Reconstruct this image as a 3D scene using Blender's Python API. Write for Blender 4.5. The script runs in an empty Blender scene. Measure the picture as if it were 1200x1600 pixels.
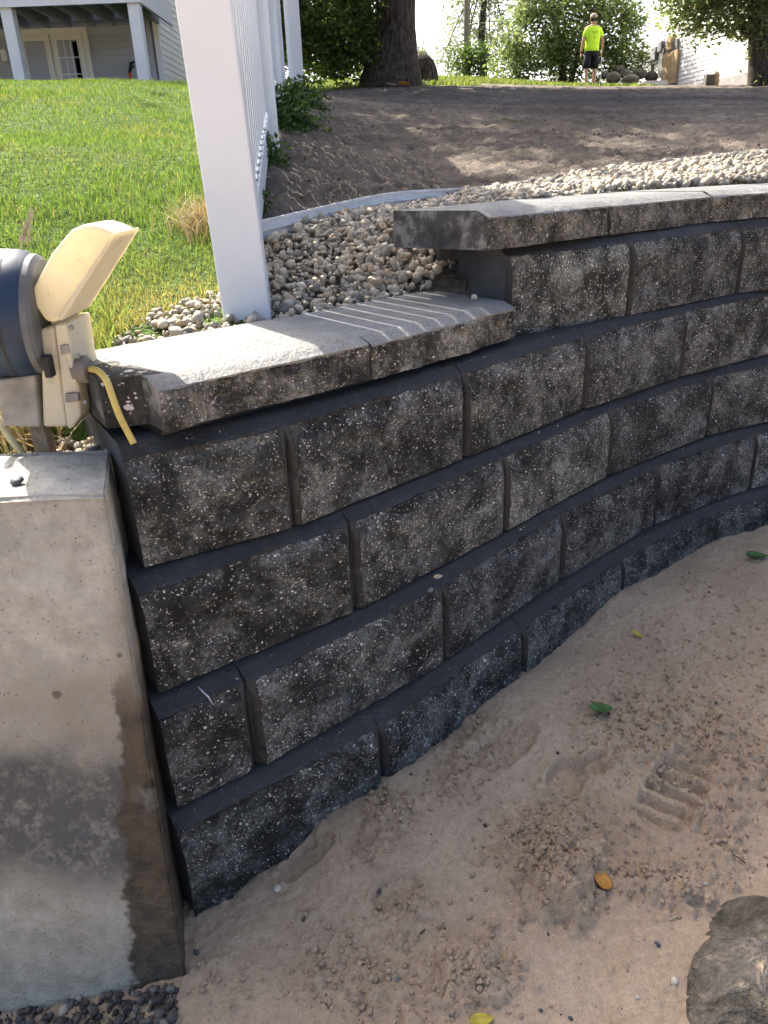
import bpy, bmesh, math, random
import numpy as np
from mathutils import Vector, Matrix

# ------------------------------------------------------------------ camera, sky, sun, exposure
SC = bpy.context.scene
COL = SC.collection
random.seed(7)
RNG = np.random.default_rng(11)

FPX, PITCH, ROLL = 1191.26, 0.421325, -0.038697      # focal length in photo pixels (1200 x 1600), tilt, roll
_f = np.array([0, math.cos(PITCH), -math.sin(PITCH)])
_u0 = np.array([0, math.sin(PITCH), math.cos(PITCH)])
_x0 = np.array([1.0, 0, 0])
CX = math.cos(ROLL) * _x0 + math.sin(ROLL) * _u0
CU = -math.sin(ROLL) * _x0 + math.cos(ROLL) * _u0
CF = _f

cam = bpy.data.cameras.new('camera')
cam.sensor_fit = 'AUTO'
cam.sensor_width = 36.0
cam.lens = FPX / 1600.0 * 36.0
cam.clip_start = 0.02
cam.clip_end = 2000
camo = bpy.data.objects.new('camera', cam)
COL.objects.link(camo)
camo.matrix_world = Matrix(((CX[0], CU[0], -CF[0], 0), (CX[1], CU[1], -CF[1], 0), (CX[2], CU[2], -CF[2], 0), (0, 0, 0, 1)))
SC.camera = camo

SUN_AZ = math.atan2(0.57, 0.82)      # sun stands ahead and to the left
SUN_EL = math.radians(45)
TOSUN = Vector((-math.sin(SUN_AZ) * math.cos(SUN_EL), math.cos(SUN_AZ) * math.cos(SUN_EL), math.sin(SUN_EL)))
wd = bpy.data.worlds.new('World')
SC.world = wd
wd.use_nodes = True
wn = wd.node_tree
bg = wn.nodes['Background']
sky = wn.nodes.new('ShaderNodeTexSky')
sky.sky_type = 'NISHITA'
sky.sun_disc = False
sky.sun_elevation = SUN_EL
sky.sun_rotation = -SUN_AZ
sky.air_density = 0.58
sky.dust_density = 5.0
sky.ozone_density = 0.45
wn.links.new(sky.outputs[0], bg.inputs[0])
bg.inputs[1].default_value = 0.15
sun = bpy.data.lights.new('sun', 'SUN')
sun.energy = 4.2
sun.angle = math.radians(0.53)
sun.color = (1.0, 0.93, 0.82)
suno = bpy.data.objects.new('sun', sun)
COL.objects.link(suno)
suno.location = (-8, 12, 15)
suno.rotation_euler = TOSUN.to_track_quat('Z', 'Y').to_euler()
SC.view_settings.view_transform = 'Standard'
SC.view_settings.look = 'None'
SC.view_settings.gamma = 1
SC.view_settings.use_curve_mapping = False
SC.view_settings.exposure = 1.7
SC.render.engine = 'CYCLES'
SC.cycles.max_bounces = 4
SC.cycles.use_adaptive_sampling = True
SC.cycles.adaptive_threshold = 0.02
SC.cycles.diffuse_bounces = 2
SC.cycles.glossy_bounces = 2
SC.cycles.transparent_max_bounces = 6
SC.cycles.use_denoising = True

# ------------------------------------------------------------------ helpers
def ray(px, py):
    return ((px - 600) * CX - (py - 800) * CU) / FPX + CF
def at(px, py, Y):
    d = ray(px, py); return d * (Y / d[1])
def atz(px, py, z):
    d = ray(px, py); return d * (z / d[2])
def pxm(Y, z=0):                                  # photo pixels for one metre at that place
    return FPX / (Y * math.cos(PITCH) - z * math.sin(PITCH))

def _hash(ix, iy, iz, seed):
    h = (ix.astype(np.int64) * 374761393 + iy.astype(np.int64) * 668265263 + iz.astype(np.int64) * 2147483647 + seed * 1274126177) & 0xFFFFFFFF
    h = ((h ^ (h >> 13)) * 1274126177) & 0xFFFFFFFF
    h = ((h ^ (h >> 16)) * 2246822519) & 0xFFFFFFFF
    return ((h ^ (h >> 15)) & 0xFFFFFF) / float(0xFFFFFF)
def vnoise(x, y, z=None, seed=0):
    x = np.asarray(x, float); y = np.asarray(y, float)
    z = np.zeros_like(x) if z is None else np.asarray(z, float)
    ix, iy, iz = np.floor(x), np.floor(y), np.floor(z)
    fx, fy, fz = x - ix, y - iy, z - iz
    fx, fy, fz = [t * t * t * (t * (t * 6 - 15) + 10) for t in (fx, fy, fz)]
    r = 0
    for a in (0, 1):
        for b in (0, 1):
            for c in (0, 1):
                w = (fx if a else 1 - fx) * (fy if b else 1 - fy) * (fz if c else 1 - fz)
                r = r + w * _hash(ix + a, iy + b, iz + c, seed)
    return r * 2 - 1
def fbm(x, y, z=None, octv=4, seed=0, gain=0.5):
    r, a, s = 0, 1.0, 0
    x = np.asarray(x, float); y = np.asarray(y, float); z = np.zeros_like(x) if z is None else np.asarray(z, float)
    for o in range(octv):
        r = r + a * vnoise(x * 2 ** o + 17.3 * o, y * 2 ** o - 9.1 * o, z * 2 ** o + 3.7 * o, seed + o)
        s += a; a *= gain
    return r / s
def sstep(a, b, x):
    t = np.clip((x - a) / (b - a), 0, 1); return t * t * (3 - 2 * t)

def link(o, parent=None):
    COL.objects.link(o)
    if parent is not None: o.parent = parent
    return o
def mesh_obj(name, verts, faces, m, parent=None, smooth=False, attrs=None, loc=None):
    me = bpy.data.meshes.new(name)
    verts = np.asarray(verts, dtype=np.float64).reshape(-1, 3)
    if isinstance(faces, np.ndarray):
        n, k = faces.shape
        me.vertices.add(len(verts)); me.vertices.foreach_set('co', verts.ravel())
        me.loops.add(n * k); me.loops.foreach_set('vertex_index', faces.astype(np.int32).ravel())
        me.polygons.add(n); me.polygons.foreach_set('loop_start', np.arange(0, n * k, k, dtype=np.int32))
        me.update(calc_edges=True)
    else:
        me.from_pydata(verts.tolist(), [], faces); me.update()
    if smooth: me.polygons.foreach_set('use_smooth', np.ones(len(me.polygons), bool))
    for k, v in (attrs or {}).items():
        a = me.attributes.new(k, 'FLOAT', 'POINT'); a.data.foreach_set('value', np.asarray(v, np.float32))
    me.materials.append(m)
    o = link(bpy.data.objects.new(name, me), parent)
    if loc is not None: o.location = loc
    return o
def tag(o, label, cat, group=None, kind=None):
    o['label'] = label; o['category'] = cat
    if group: o['group'] = group
    if kind: o['kind'] = kind
    return o
def struct(o, label=None):
    o['kind'] = 'structure'
    if label: o['label'] = label
    return o
def thing(name, label, cat, loc=(0, 0, 0), rz=0.0, group=None):
    o = bpy.data.objects.new(name, None); o.empty_display_size = 0.1
    link(o); o.location = loc; o.rotation_euler = (0, 0, rz)
    return tag(o, label, cat, group)

class MB:
    """collects shapes for one mesh"""
    def __init__(s): s.v = []; s.f = []
    def add(s, vs, fs):
        b = len(s.v); s.v += [tuple(map(float, q)) for q in vs]; s.f += [tuple(i + b for i in q) for q in fs]
    def box(s, c, d, M=None):
        x, y, z = [t / 2 for t in d]
        vs = [(sx * x, sy * y, sz * z) for sz in (-1, 1) for sy in (-1, 1) for sx in (-1, 1)]
        if M is not None: vs = [tuple(M @ Vector(q)) for q in vs]
        s.add([(q[0] + c[0], q[1] + c[1], q[2] + c[2]) for q in vs], [(0, 2, 3, 1), (4, 5, 7, 6), (0, 1, 5, 4), (2, 6, 7, 3), (0, 4, 6, 2), (1, 3, 7, 5)])
    def prism(s, poly, a, b):
        """poly: list of 3D points (planar); extruded from +a to +b (3D vectors)"""
        n = len(poly); P = [np.array(q, float) for q in poly]; a = np.array(a, float); b = np.array(b, float)
        s.add([q + a for q in P] + [q + b for q in P], [tuple(range(n))[::-1], tuple(range(n, 2 * n))] + [(i, (i + 1) % n, n + (i + 1) % n, n + i) for i in range(n)])
    def tube(s, pts, rad, n=8, cap=True, squash=None):
        pts = [np.array(q, float) for q in pts]
        rad = rad if hasattr(rad, '__len__') else [rad] * len(pts)
        b = len(s.v); prev = None
        for i, q in enumerate(pts):
            t = pts[min(i + 1, len(pts) - 1)] - pts[max(i - 1, 0)]; t = t / (np.linalg.norm(t) + 1e-12)
            if prev is None:
                ref = np.array([0, 0, 1.0]) if abs(t[2]) < 0.9 else np.array([1.0, 0, 0]); a = np.cross(t, ref)
            else: a = prev - t * prev.dot(t)
            a /= np.linalg.norm(a); prev = a; c = np.cross(t, a)
            for k in range(n):
                an = 2 * math.pi * k / n
                s.v.append(tuple(q + rad[i] * (math.cos(an) * a + math.sin(an) * c)))
        for i in range(len(pts) - 1):
            for k in range(n):
                k2 = (k + 1) % n
                s.f.append((b + i * n + k, b + i * n + k2, b + (i + 1) * n + k2, b + (i + 1) * n + k))
        if cap:
            s.f.append(tuple(b + k for k in range(n))[::-1]); e = b + (len(pts) - 1) * n
            s.f.append(tuple(e + k for k in range(n)))
    def build(s, name, m, parent=None, smooth=False, bevel=0, seg=2):
        o = mesh_obj(name, s.v, s.f, m, parent, smooth)
        me = o.data
        bm = bmesh.new(); bm.from_mesh(me); bmesh.ops.recalc_face_normals(bm, faces=bm.faces); bm.to_mesh(me); bm.free()
        if bevel:
            md = o.modifiers.new('bevel', 'BEVEL'); md.width = bevel; md.segments = seg; md.limit_method = 'ANGLE'; md.angle_limit = math.radians(35)
        return o

# ------------------------------------------------------------------ node materials
class NM:
    def __init__(s, name, rough=0.8, spec=0.3):
        s.m = bpy.data.materials.new(name); s.m.use_nodes = True
        s.t = s.m.node_tree; s.b = s.t.nodes['Principled BSDF']; s.o = s.t.nodes['Material Output']
        s.b.inputs['Roughness'].default_value = rough; s.b.inputs['Specular IOR Level'].default_value = spec
        s._c = None
    def n(s, typ, ins=None, **kw):
        nd = s.t.nodes.new(typ)
        for k, v in kw.items(): setattr(nd, k, v)
        for k, v in (ins or {}).items(): s.put(nd.inputs[k], v)
        return nd
    def put(s, sock, v):
        if isinstance(v, bpy.types.NodeSocket): s.t.links.new(v, sock)
        elif isinstance(v, (tuple, list)) and len(v) == 3 and sock.type == 'RGBA': sock.default_value = (*v, 1)
        elif sock.type == 'RGBA' and not hasattr(v, '__len__'): sock.default_value = (v, v, v, 1)
        else: sock.default_value = v
    def co(s, rnd=False):
        c = s.n('ShaderNodeTexCoord').outputs['Object']
        if rnd:
            r = s.n('ShaderNodeObjectInfo').outputs['Random']
            k = s.n('ShaderNodeVectorMath', {0: (37.0, 11.0, 23.0)}, operation='SCALE'); s.put(k.inputs['Scale'], r)
            c = s.n('ShaderNodeVectorMath', {0: c, 1: k.outputs[0]}, operation='ADD').outputs[0]
        return c
    def scale(s, c, v): return s.n('ShaderNodeVectorMath', {0: c, 1: v}, operation='MULTIPLY').outputs[0]
    def noise(s, c, sc, det=4, rough=0.55, dist=0):
        det = min(det, 3 if sc > 20 else 4)
        return s.n('ShaderNodeTexNoise', {'Vector': c, 'Scale': sc, 'Detail': det, 'Roughness': rough, 'Distortion': dist}).outputs['Fac']
    def vor(s, c, sc, out='Distance', feat='F1', rnd=1.0):
        return s.n('ShaderNodeTexVoronoi', {'Vector': c, 'Scale': sc, 'Randomness': rnd}, feature=feat).outputs[out]
    def ramp(s, fac, stops, interp='LINEAR'):
        nd = s.n('ShaderNodeValToRGB', {0: fac}); cr = nd.color_ramp; cr.interpolation = interp
        while len(cr.elements) < len(stops): cr.elements.new(0.5)
        for e, (p, c) in zip(cr.elements, stops):
            e.position = p; e.color = (c, c, c, 1) if not hasattr(c, '__len__') else (*c, 1)
        return nd.outputs[0]
    def mix(s, fac, a, b, mode='MIX'):
        nd = s.n('ShaderNodeMix', data_type='RGBA', blend_type=mode)
        s.put(nd.inputs[0], fac); s.put(nd.inputs[6], a); s.put(nd.inputs[7], b)
        return nd.outputs[2]
    def math(s, op, a, b=0.0, c=0.0, clamp=False):
        nd = s.n('ShaderNodeMath', operation=op, use_clamp=clamp); s.put(nd.inputs[0], a); s.put(nd.inputs[1], b); s.put(nd.inputs[2], c)
        return nd.outputs[0]
    def step(s, x, a, b): return s.n('ShaderNodeMapRange', {0: x, 1: a, 2: b, 3: 0.0, 4: 1.0}, interpolation_type='SMOOTHSTEP').outputs[0]
    def attr(s, n): return s.n('ShaderNodeAttribute', attribute_name=n).outputs['Fac']
    def sep(s, c): return s.n('ShaderNodeSeparateXYZ', {0: c}).outputs
    def bump(s, h, strength=0.5, dist=0.01, nrm=None):
        nd = s.n('ShaderNodeBump', {'Height': h, 'Strength': strength, 'Distance': dist})
        if nrm is not None: s.put(nd.inputs['Normal'], nrm)
        return nd.outputs[0]
    def fin(s, col=None, nrm=None, rough=None, trans=None, transw=0.0):
        if col is not None: s.put(s.b.inputs['Base Color'], col)
        if nrm is not None: s.put(s.b.inputs['Normal'], nrm)
        if rough is not None: s.put(s.b.inputs['Roughness'], rough)
        if trans is not None:
            tr = s.n('ShaderNodeBsdfTranslucent', {'Color': trans})
            mx = s.n('ShaderNodeMixShader', {0: transw}); s.t.links.new(s.b.outputs[0], mx.inputs[1]); s.t.links.new(tr.outputs[0], mx.inputs[2])
            s.t.links.new(mx.outputs[0], s.o.inputs[0])
        return s.m

def simple(name, col, rough=0.7, spec=0.3, var=0.12, sc=8.0, bump=0.0, bsc=60.0, metal=0.0):
    k = NM(name, rough, spec); c = k.co(True)
    n = k.noise(c, sc, 5)
    lo = tuple(max(0, t * (1 - var)) for t in col); hi = tuple(min(1, t * (1 + var)) for t in col)
    cc = k.ramp(n, [(0.3, lo), (0.7, hi)])
    k.b.inputs['Metallic'].default_value = metal
    return k.fin(cc, k.bump(k.noise(c, bsc, 4), bump, 0.01) if bump else None)

M = {}
# --- split-face block: charcoal body with pale aggregate, smooth dark chamfers
def block_mat(name, body, smooth_col, light_amt=1.0, sawn=False, sb=0.15):
    k = NM(name, 0.75, 0.35); c = k.co(True)
    face = k.attr('face')
    cloud = k.noise(c, 9.0, 4, 0.8, 0.3)
    cloud2 = k.noise(c, 32.0, 3, 0.7, 0.3)
    body_c = k.ramp(cloud, [(0.38, tuple(t * 0.2 for t in body)), (0.46, tuple(t * 0.5 for t in body)), (0.53, body), (0.66, tuple(min(1, t * 2.1) for t in body))])
    body_c = k.mix(0.75, body_c, k.ramp(cloud2, [(0.32, 0.3), (0.68, 1.7)]), 'MULTIPLY')
    body_c = k.mix(0.8, body_c, k.ramp(k.noise(c, 170.0, 3, 0.7), [(0.3, 0.3), (0.7, 1.7)]), 'MULTIPLY')
    dn = k.n('ShaderNodeTexNoise', {'Vector': c, 'Scale': 210.0, 'Detail': 1.0})
    dc = k.n('ShaderNodeVectorMath', {0: dn.outputs['Color'], 1: (0.007, 0.007, 0.007)}, operation='MULTIPLY').outputs[0]
    cw = k.n('ShaderNodeVectorMath', {0: c, 1: dc}, operation='ADD').outputs[0]
    col = body_c; hts = None
    dens = k.math('ADD', 0.55, k.math('MULTIPLY', k.step(k.noise(c, 9.0, 3, 0.6), 0.38, 0.66), 1.2))
    for sc, thr, frac in ((75.0, 0.28, 0.07), (140.0, 0.36, 0.17), (260.0, 0.44, 0.3)) if not sawn else ((42.0, 0.34, 0.22), (95.0, 0.34, 0.24)):
        v = k.n('ShaderNodeTexVoronoi', {'Vector': k.scale(cw, (1.0, 1.0, 1.6)), 'Scale': sc})
        cs = k.sep(v.outputs['Color'])
        sel = k.math('LESS_THAN', cs[0], k.math('MULTIPLY', dens, frac))
        rad = k.math('MULTIPLY', k.math('ADD', k.math('MULTIPLY', cs[1], 0.75), 0.35), thr)
        ins = k.math('MULTIPLY', sel, k.math('LESS_THAN', v.outputs['Distance'], rad))
        sc_col = k.ramp(cs[2], [(0.0, (0.30, 0.29, 0.26)), (0.4, (0.62, 0.60, 0.55)), (0.8, (0.82, 0.80, 0.76)), (0.9, (0.40, 0.28, 0.17)), (1.0, (0.30, 0.30, 0.30))])
        col = k.mix(k.math('MULTIPLY', ins, light_amt), col, sc_col)
        hts = ins if hts is None else k.math('MAXIMUM', hts, ins)
    sm = k.ramp(k.noise(c, 14.0, 5, 0.6), [(0.3, tuple(t * 0.7 for t in smooth_col)), (0.62, smooth_col), (0.8, tuple(t * 1.5 for t in smooth_col))])
    sm = k.mix(0.6, sm, k.ramp(k.noise(c, 210.0, 3, 0.75), [(0.3, 0.45), (0.7, 1.6)]), 'MULTIPLY')
    pv = k.n('ShaderNodeTexVoronoi', {'Vector': c, 'Scale': 150.0}); pc = k.sep(pv.outputs['Color']); pit = k.math('MULTIPLY', k.math('LESS_THAN', pc[0], 0.14), k.math('LESS_THAN', pv.outputs['Distance'], k.math('MULTIPLY', pc[1], 0.4)))
    sm = k.mix(pit, sm, tuple(min(1, t * 2.6) for t in smooth_col) if smooth_col[0] < 0.1 else tuple(t * 0.35 for t in smooth_col))
    # chalky smears of efflorescence
    eff = k.step(k.noise(c, 5.0, 6, 0.7, 1.2), 0.63, 0.76)
    col = k.mix(k.math('MULTIPLY', eff, 0.4), col, (0.24, 0.24, 0.235))
    sm = k.mix(k.math('MULTIPLY', eff, 0.25), sm, (0.2, 0.2, 0.205))
    fm = k.step(k.math('ADD', face, k.math('MULTIPLY', k.math('SUBTRACT', k.noise(c, 55.0, 4), 0.5), 0.7)), 0.38, 0.52)
    oi = k.n('ShaderNodeObjectInfo').outputs['Random']
    tint = k.ramp(oi, [(0.0, (0.62, 0.63, 0.65)), (0.35, (1.0, 1.0, 0.98)), (0.7, (0.8, 0.8, 0.77)), (1.0, (1.2, 1.19, 1.12))])
    out = k.mix(fm, sm, k.mix(0.8, col, tint, 'MULTIPLY'))
    fine = k.noise(c, 240.0, 4, 0.7); med = k.noise(c, 70.0, 5, 0.65)
    h = k.math('MULTIPLY', k.math('ADD', k.math('MULTIPLY', fine, 0.5), k.math('ADD', med, k.math('MULTIPLY', hts, 0.25))), k.math('ADD', k.math('MULTIPLY', fm, 1.0 - sb), sb))
    return k.fin(out, k.bump(h, 1.0 if not sawn else 0.25, 0.011), k.mix(fm, 0.55, 0.78))
M['block'] = block_mat('split_face_concrete', (0.078, 0.083, 0.080), (0.031, 0.0315, 0.0315), sb=0.22)
M['cap'] = block_mat('cap_concrete', (0.10, 0.099, 0.09), (0.225, 0.225, 0.212), 0.7, sb=0.4)
M['sawn'] = block_mat('sawn_concrete', (0.03, 0.029, 0.027), (0.2, 0.19, 0.175), 1.0, True)
def cap_side_mat():
    k = NM('cast_cap_concrete', 0.75); c = k.co(True)
    n = k.noise(c, 16.0, 5, 0.72, 0.2)
    col = k.ramp(n, [(0.38, (0.035, 0.035, 0.035)), (0.53, (0.07, 0.069, 0.066)), (0.6, (0.17, 0.167, 0.155)), (0.75, (0.26, 0.255, 0.235))])
    return k.fin(col, k.bump(k.noise(c, 180, 4), 0.3, 0.004))
M['cap_side'] = cap_side_mat()
M['block_side'] = simple('cast_block_side', (0.075, 0.078, 0.083), 0.7, var=0.35, sc=14, bump=0.2, bsc=150)

# --- old poured concrete
def conc_mat():
    k = NM('weathered_poured_concrete', 0.85, 0.25); c = k.co(); x, y, z = k.sep(c)[:3]
    n1 = k.noise(c, 5.0, 6, 0.65); n2 = k.noise(c, 30.0, 5, 0.7); n3 = k.noise(c, 130.0, 4, 0.7)
    base = k.ramp(n1, [(0.25, (0.27, 0.26, 0.215)), (0.55, (0.37, 0.357, 0.305)), (0.8, (0.44, 0.425, 0.37))])
    base = k.mix(0.6, base, k.ramp(n2, [(0.3, 0.66), (0.7, 1.28)]), 'MULTIPLY')
    zz = k.math('ADD', z, k.math('MULTIPLY', k.math('SUBTRACT', n1, 0.5), 0.16))
    zz = k.math('ADD', zz, k.math('MULTIPLY', x, 0.18))
    def band(a, b, c2, d): return k.math('MULTIPLY', k.step(zz, a, b), k.math('SUBTRACT', 1.0, k.step(zz, c2, d)))
    rust = k.math('MULTIPLY', band(-0.92, -0.84, -0.80, -0.70), k.step(n2, 0.3, 0.62))
    base = k.mix(k.math('MULTIPLY', rust, 0.5), base, (0.21, 0.155, 0.10))
    dark = k.math('MULTIPLY', band(-1.16, -1.06, -0.93, -0.84), k.step(k.math('ADD', n2, k.math('MULTIPLY', n3, 0.5)), 0.32, 0.82))
    base = k.mix(k.math('MULTIPLY', dark, 0.95), base, (0.075, 0.076, 0.074))
    base = k.mix(k.math('MULTIPLY', k.math('SUBTRACT', 1.0, k.step(zz, -1.16, -1.04)), 0.6), base, k.ramp(n2, [(0.3, (0.25, 0.235, 0.175)), (0.7, (0.37, 0.35, 0.275))]))
    # damp strip along the end, ragged edge
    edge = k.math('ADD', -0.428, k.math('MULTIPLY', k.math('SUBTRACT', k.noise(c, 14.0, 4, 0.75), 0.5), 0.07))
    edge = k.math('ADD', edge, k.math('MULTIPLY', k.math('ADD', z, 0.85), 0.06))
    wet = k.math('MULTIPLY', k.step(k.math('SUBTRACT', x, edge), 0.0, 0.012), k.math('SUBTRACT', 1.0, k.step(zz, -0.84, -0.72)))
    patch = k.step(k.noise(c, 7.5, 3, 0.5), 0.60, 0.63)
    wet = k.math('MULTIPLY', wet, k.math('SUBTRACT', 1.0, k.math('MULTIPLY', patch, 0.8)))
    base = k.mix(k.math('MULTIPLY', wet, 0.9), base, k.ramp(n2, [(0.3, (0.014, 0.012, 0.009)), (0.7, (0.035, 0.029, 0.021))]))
    half = k.math('MULTIPLY', k.step(k.math('SUBTRACT', x, edge), -0.01, 0.03), k.math('SUBTRACT', 1.0, k.step(zz, -0.66, -0.5)))
    base = k.mix(k.math('MULTIPLY', k.math('MULTIPLY', half, k.step(n2, 0.25, 0.7)), 0.5), base, (0.13, 0.10, 0.065))
    pv = k.n('ShaderNodeTexVoronoi', {'Vector': c, 'Scale': 170.0}); pits = k.math('MULTIPLY', k.math('LESS_THAN', pv.outputs['Distance'], k.math('MULTIPLY', k.sep(pv.outputs['Color'])[1], 0.32)), k.math('LESS_THAN', k.sep(pv.outputs['Color'])[0], 0.25))
    base = k.mix(k.math('MULTIPLY', pits, 0.6), base, (0.09, 0.085, 0.075))
    sv = k.n('ShaderNodeTexVoronoi', {'Vector': c, 'Scale': 30.0}); spots = k.math('MULTIPLY', k.math('LESS_THAN', k.math('ADD', sv.outputs['Distance'], k.math('MULTIPLY', k.math('SUBTRACT', n3, 0.5), 0.2)), k.math('MULTIPLY', k.sep(sv.outputs['Color'])[1], 0.25)), k.math('LESS_THAN', k.sep(sv.outputs['Color'])[0], 0.16))
    base = k.mix(k.math('MULTIPLY', spots, 0.7), base, (0.08, 0.07, 0.06))
    h = k.math('SUBTRACT', k.math('ADD', k.math('MULTIPLY', n2, 0.8), k.math('MULTIPLY', n3, 0.5)), k.math('MULTIPLY', pits, 0.5))
    return k.fin(base, k.bump(h, 0.85, 0.009), k.mix(wet, 0.88, 0.5))
M['conc'] = conc_mat()

def sand_mat():
    k = NM('damp_sand', 0.9, 0.2); c = k.co()
    n1 = k.noise(c, 3.0, 5, 0.6); n2 = k.noise(c, 75.0, 4, 0.72); n3 = k.noise(c, 420.0, 2, 0.8)
    col = k.ramp(n1, [(0.3, (0.43, 0.315, 0.205)), (0.55, (0.51, 0.38, 0.253)), (0.75, (0.56, 0.425, 0.295))])
    col = k.mix(0.55, col, k.ramp(n2, [(0.3, 0.7), (0.7, 1.22)]), 'MULTIPLY')
    col = k.mix(0.5, col, k.ramp(n3, [(0.25, 0.6), (0.75, 1.35)]), 'MULTIPLY')
    damp = k.attr('damp')
    col = k.mix(damp, col, k.mix(0.5, col, (0.2, 0.14, 0.095)))
    v = k.n('ShaderNodeTexVoronoi', {'Vector': c, 'Scale': 160.0}); cs = k.sep(v.outputs['Color'])
    sp = k.math('MULTIPLY', k.math('LESS_THAN', cs[0], 0.022), k.math('LESS_THAN', v.outputs['Distance'], 0.22))
    col = k.mix(sp, col, k.ramp(cs[1], [(0.0, (0.05, 0.05, 0.05)), (0.6, (0.1, 0.09, 0.08)), (0.7, (0.6, 0.57, 0.5))], 'CONSTANT'))
    h = k.math('ADD', k.math('MULTIPLY', n2, 0.7), k.math('MULTIPLY', n3, 0.3))
    return k.fin(col, k.bump(h, 0.9, 0.010))
M['sand'] = sand_mat()
def dirt_mat():
    k = NM('raked_topsoil', 0.95, 0.15); c = k.co()
    n1 = k.noise(c, 0.8, 6, 0.65); n2 = k.noise(c, 12.0, 6, 0.7); n3 = k.noise(c, 90.0, 4, 0.7)
    col = k.ramp(n1, [(0.3, (0.082, 0.068, 0.055)), (0.5, (0.135, 0.113, 0.092)), (0.68, (0.22, 0.18, 0.142))])
    col = k.mix(0.75, col, k.ramp(n2, [(0.3, 0.5), (0.7, 1.45)]), 'MULTIPLY')
    col = k.mix(0.5, col, k.ramp(n3, [(0.3, 0.55), (0.7, 1.4)]), 'MULTIPLY')
    v = k.n('ShaderNodeTexVoronoi', {'Vector': c, 'Scale': 40.0}); cs = k.sep(v.outputs['Color'])
    sp = k.math('MULTIPLY', k.math('LESS_THAN', cs[0], 0.035), k.math('LESS_THAN', v.outputs['Distance'], 0.3))
    col = k.mix(sp, col, (0.33, 0.27, 0.2))
    h = k.math('ADD', k.math('MULTIPLY', n2, 1.0), k.math('MULTIPLY', n3, 0.4))
    return k.fin(col, k.bump(h, 1.0, 0.035))
M['dirt'] = dirt_mat()
def turf_mat():
    k = NM('turf_soil', 0.95, 0.1); c = k.co()
    n = k.noise(c, 1.2, 6, 0.65); n2 = k.noise(c, 25, 5, 0.7)
    col = k.ramp(n, [(0.3, (0.05, 0.085, 0.018)), (0.7, (0.085, 0.13, 0.03))])
    col = k.mix(0.7, col, k.ramp(n2, [(0.3, 0.5), (0.7, 1.4)]), 'MULTIPLY')
    return k.fin(col, k.bump(n2, 0.9, 0.04))
M['turf'] = turf_mat()
def stone_mat(name, stops, sc=35.0, b=0.25):
    k = NM(name, 0.7, 0.35); c = k.co()
    r = k.attr('rnd'); col = k.ramp(r, stops)
    n = k.noise(c, sc, 5, 0.65)
    col = k.mix(0.5, col, k.ramp(n, [(0.3, 0.65), (0.7, 1.3)]), 'MULTIPLY')
    return k.fin(col, k.bump(k.noise(c, sc * 5, 4), b, 0.004))
M['gravel'] = stone_mat('river_stone', [(0.0, (0.15, 0.135, 0.11)), (0.18, (0.29, 0.265, 0.21)), (0.42, (0.43, 0.375, 0.285)), (0.65, (0.50, 0.43, 0.32)), (0.8, (0.36, 0.26, 0.165)), (0.9, (0.56, 0.48, 0.355)), (1.0, (0.63, 0.55, 0.42))])
M['dark_gravel'] = stone_mat('dark_crushed_stone', [(0.0, (0.04, 0.036, 0.032)), (0.55, (0.08, 0.072, 0.062)), (0.88, (0.13, 0.118, 0.10)), (0.96, (0.24, 0.22, 0.18)), (1.0, (0.34, 0.31, 0.25))])
def grass_mat(name, g0, g1, g2, dry, transw=0.5, tr=1.6):
    k = NM(name, 0.55, 0.35)
    r = k.attr('rnd'); d = k.attr('dry')
    col = k.ramp(r, [(0.0, g0), (0.5, g1), (1.0, g2)])
    col = k.mix(d, col, dry)
    br = k.mix(1.0, col, (tr, tr, tr * 0.75), 'MULTIPLY')
    return k.fin(col, trans=br, transw=transw)
M['grass'] = grass_mat('lawn_grass', (0.05, 0.09, 0.016), (0.08, 0.135, 0.024), (0.125, 0.175, 0.04), (0.30, 0.22, 0.09), 0.55)
M['straw'] = grass_mat('dry_grass', (0.22, 0.15, 0.07), (0.33, 0.24, 0.12), (0.42, 0.33, 0.19), (0.25, 0.2, 0.1), 0.3, 1.1)
M['weed'] = grass_mat('weed_leaves', (0.025, 0.05, 0.012), (0.045, 0.085, 0.02), (0.08, 0.13, 0.035), (0.2, 0.16, 0.08), 0.4)
M['leaf_dark'] = grass_mat('dark_tree_leaves', (0.025, 0.046, 0.013), (0.048, 0.082, 0.02), (0.11, 0.165, 0.03), (0.25, 0.25, 0.04), 0.42)
M['leaf_mid'] = grass_mat('shrub_leaves', (0.08, 0.115, 0.04), (0.13, 0.175, 0.065), (0.21, 0.25, 0.11), (0.3, 0.27, 0.1), 0.45)
M['leaf_far'] = grass_mat('hazed_tree_leaves', (0.15, 0.18, 0.115), (0.2, 0.225, 0.15), (0.27, 0.29, 0.2), (0.3, 0.3, 0.15), 0.45)  # haze and glare over the far trees, painted in as pale leaf colour
def bark_mat():
    k = NM('rough_bark', 0.95, 0.1); c = k.co(True); s = k.scale(c, (1, 1, 0.22))
    n = k.noise(s, 22, 6, 0.7, 0.6)
    return k.fin(k.ramp(n, [(0.35, (0.03, 0.024, 0.02)), (0.5, (0.075, 0.062, 0.052)), (0.7, (0.14, 0.12, 0.105))]), k.bump(n, 1.0, 0.06))
M['bark'] = bark_mat()
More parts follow.
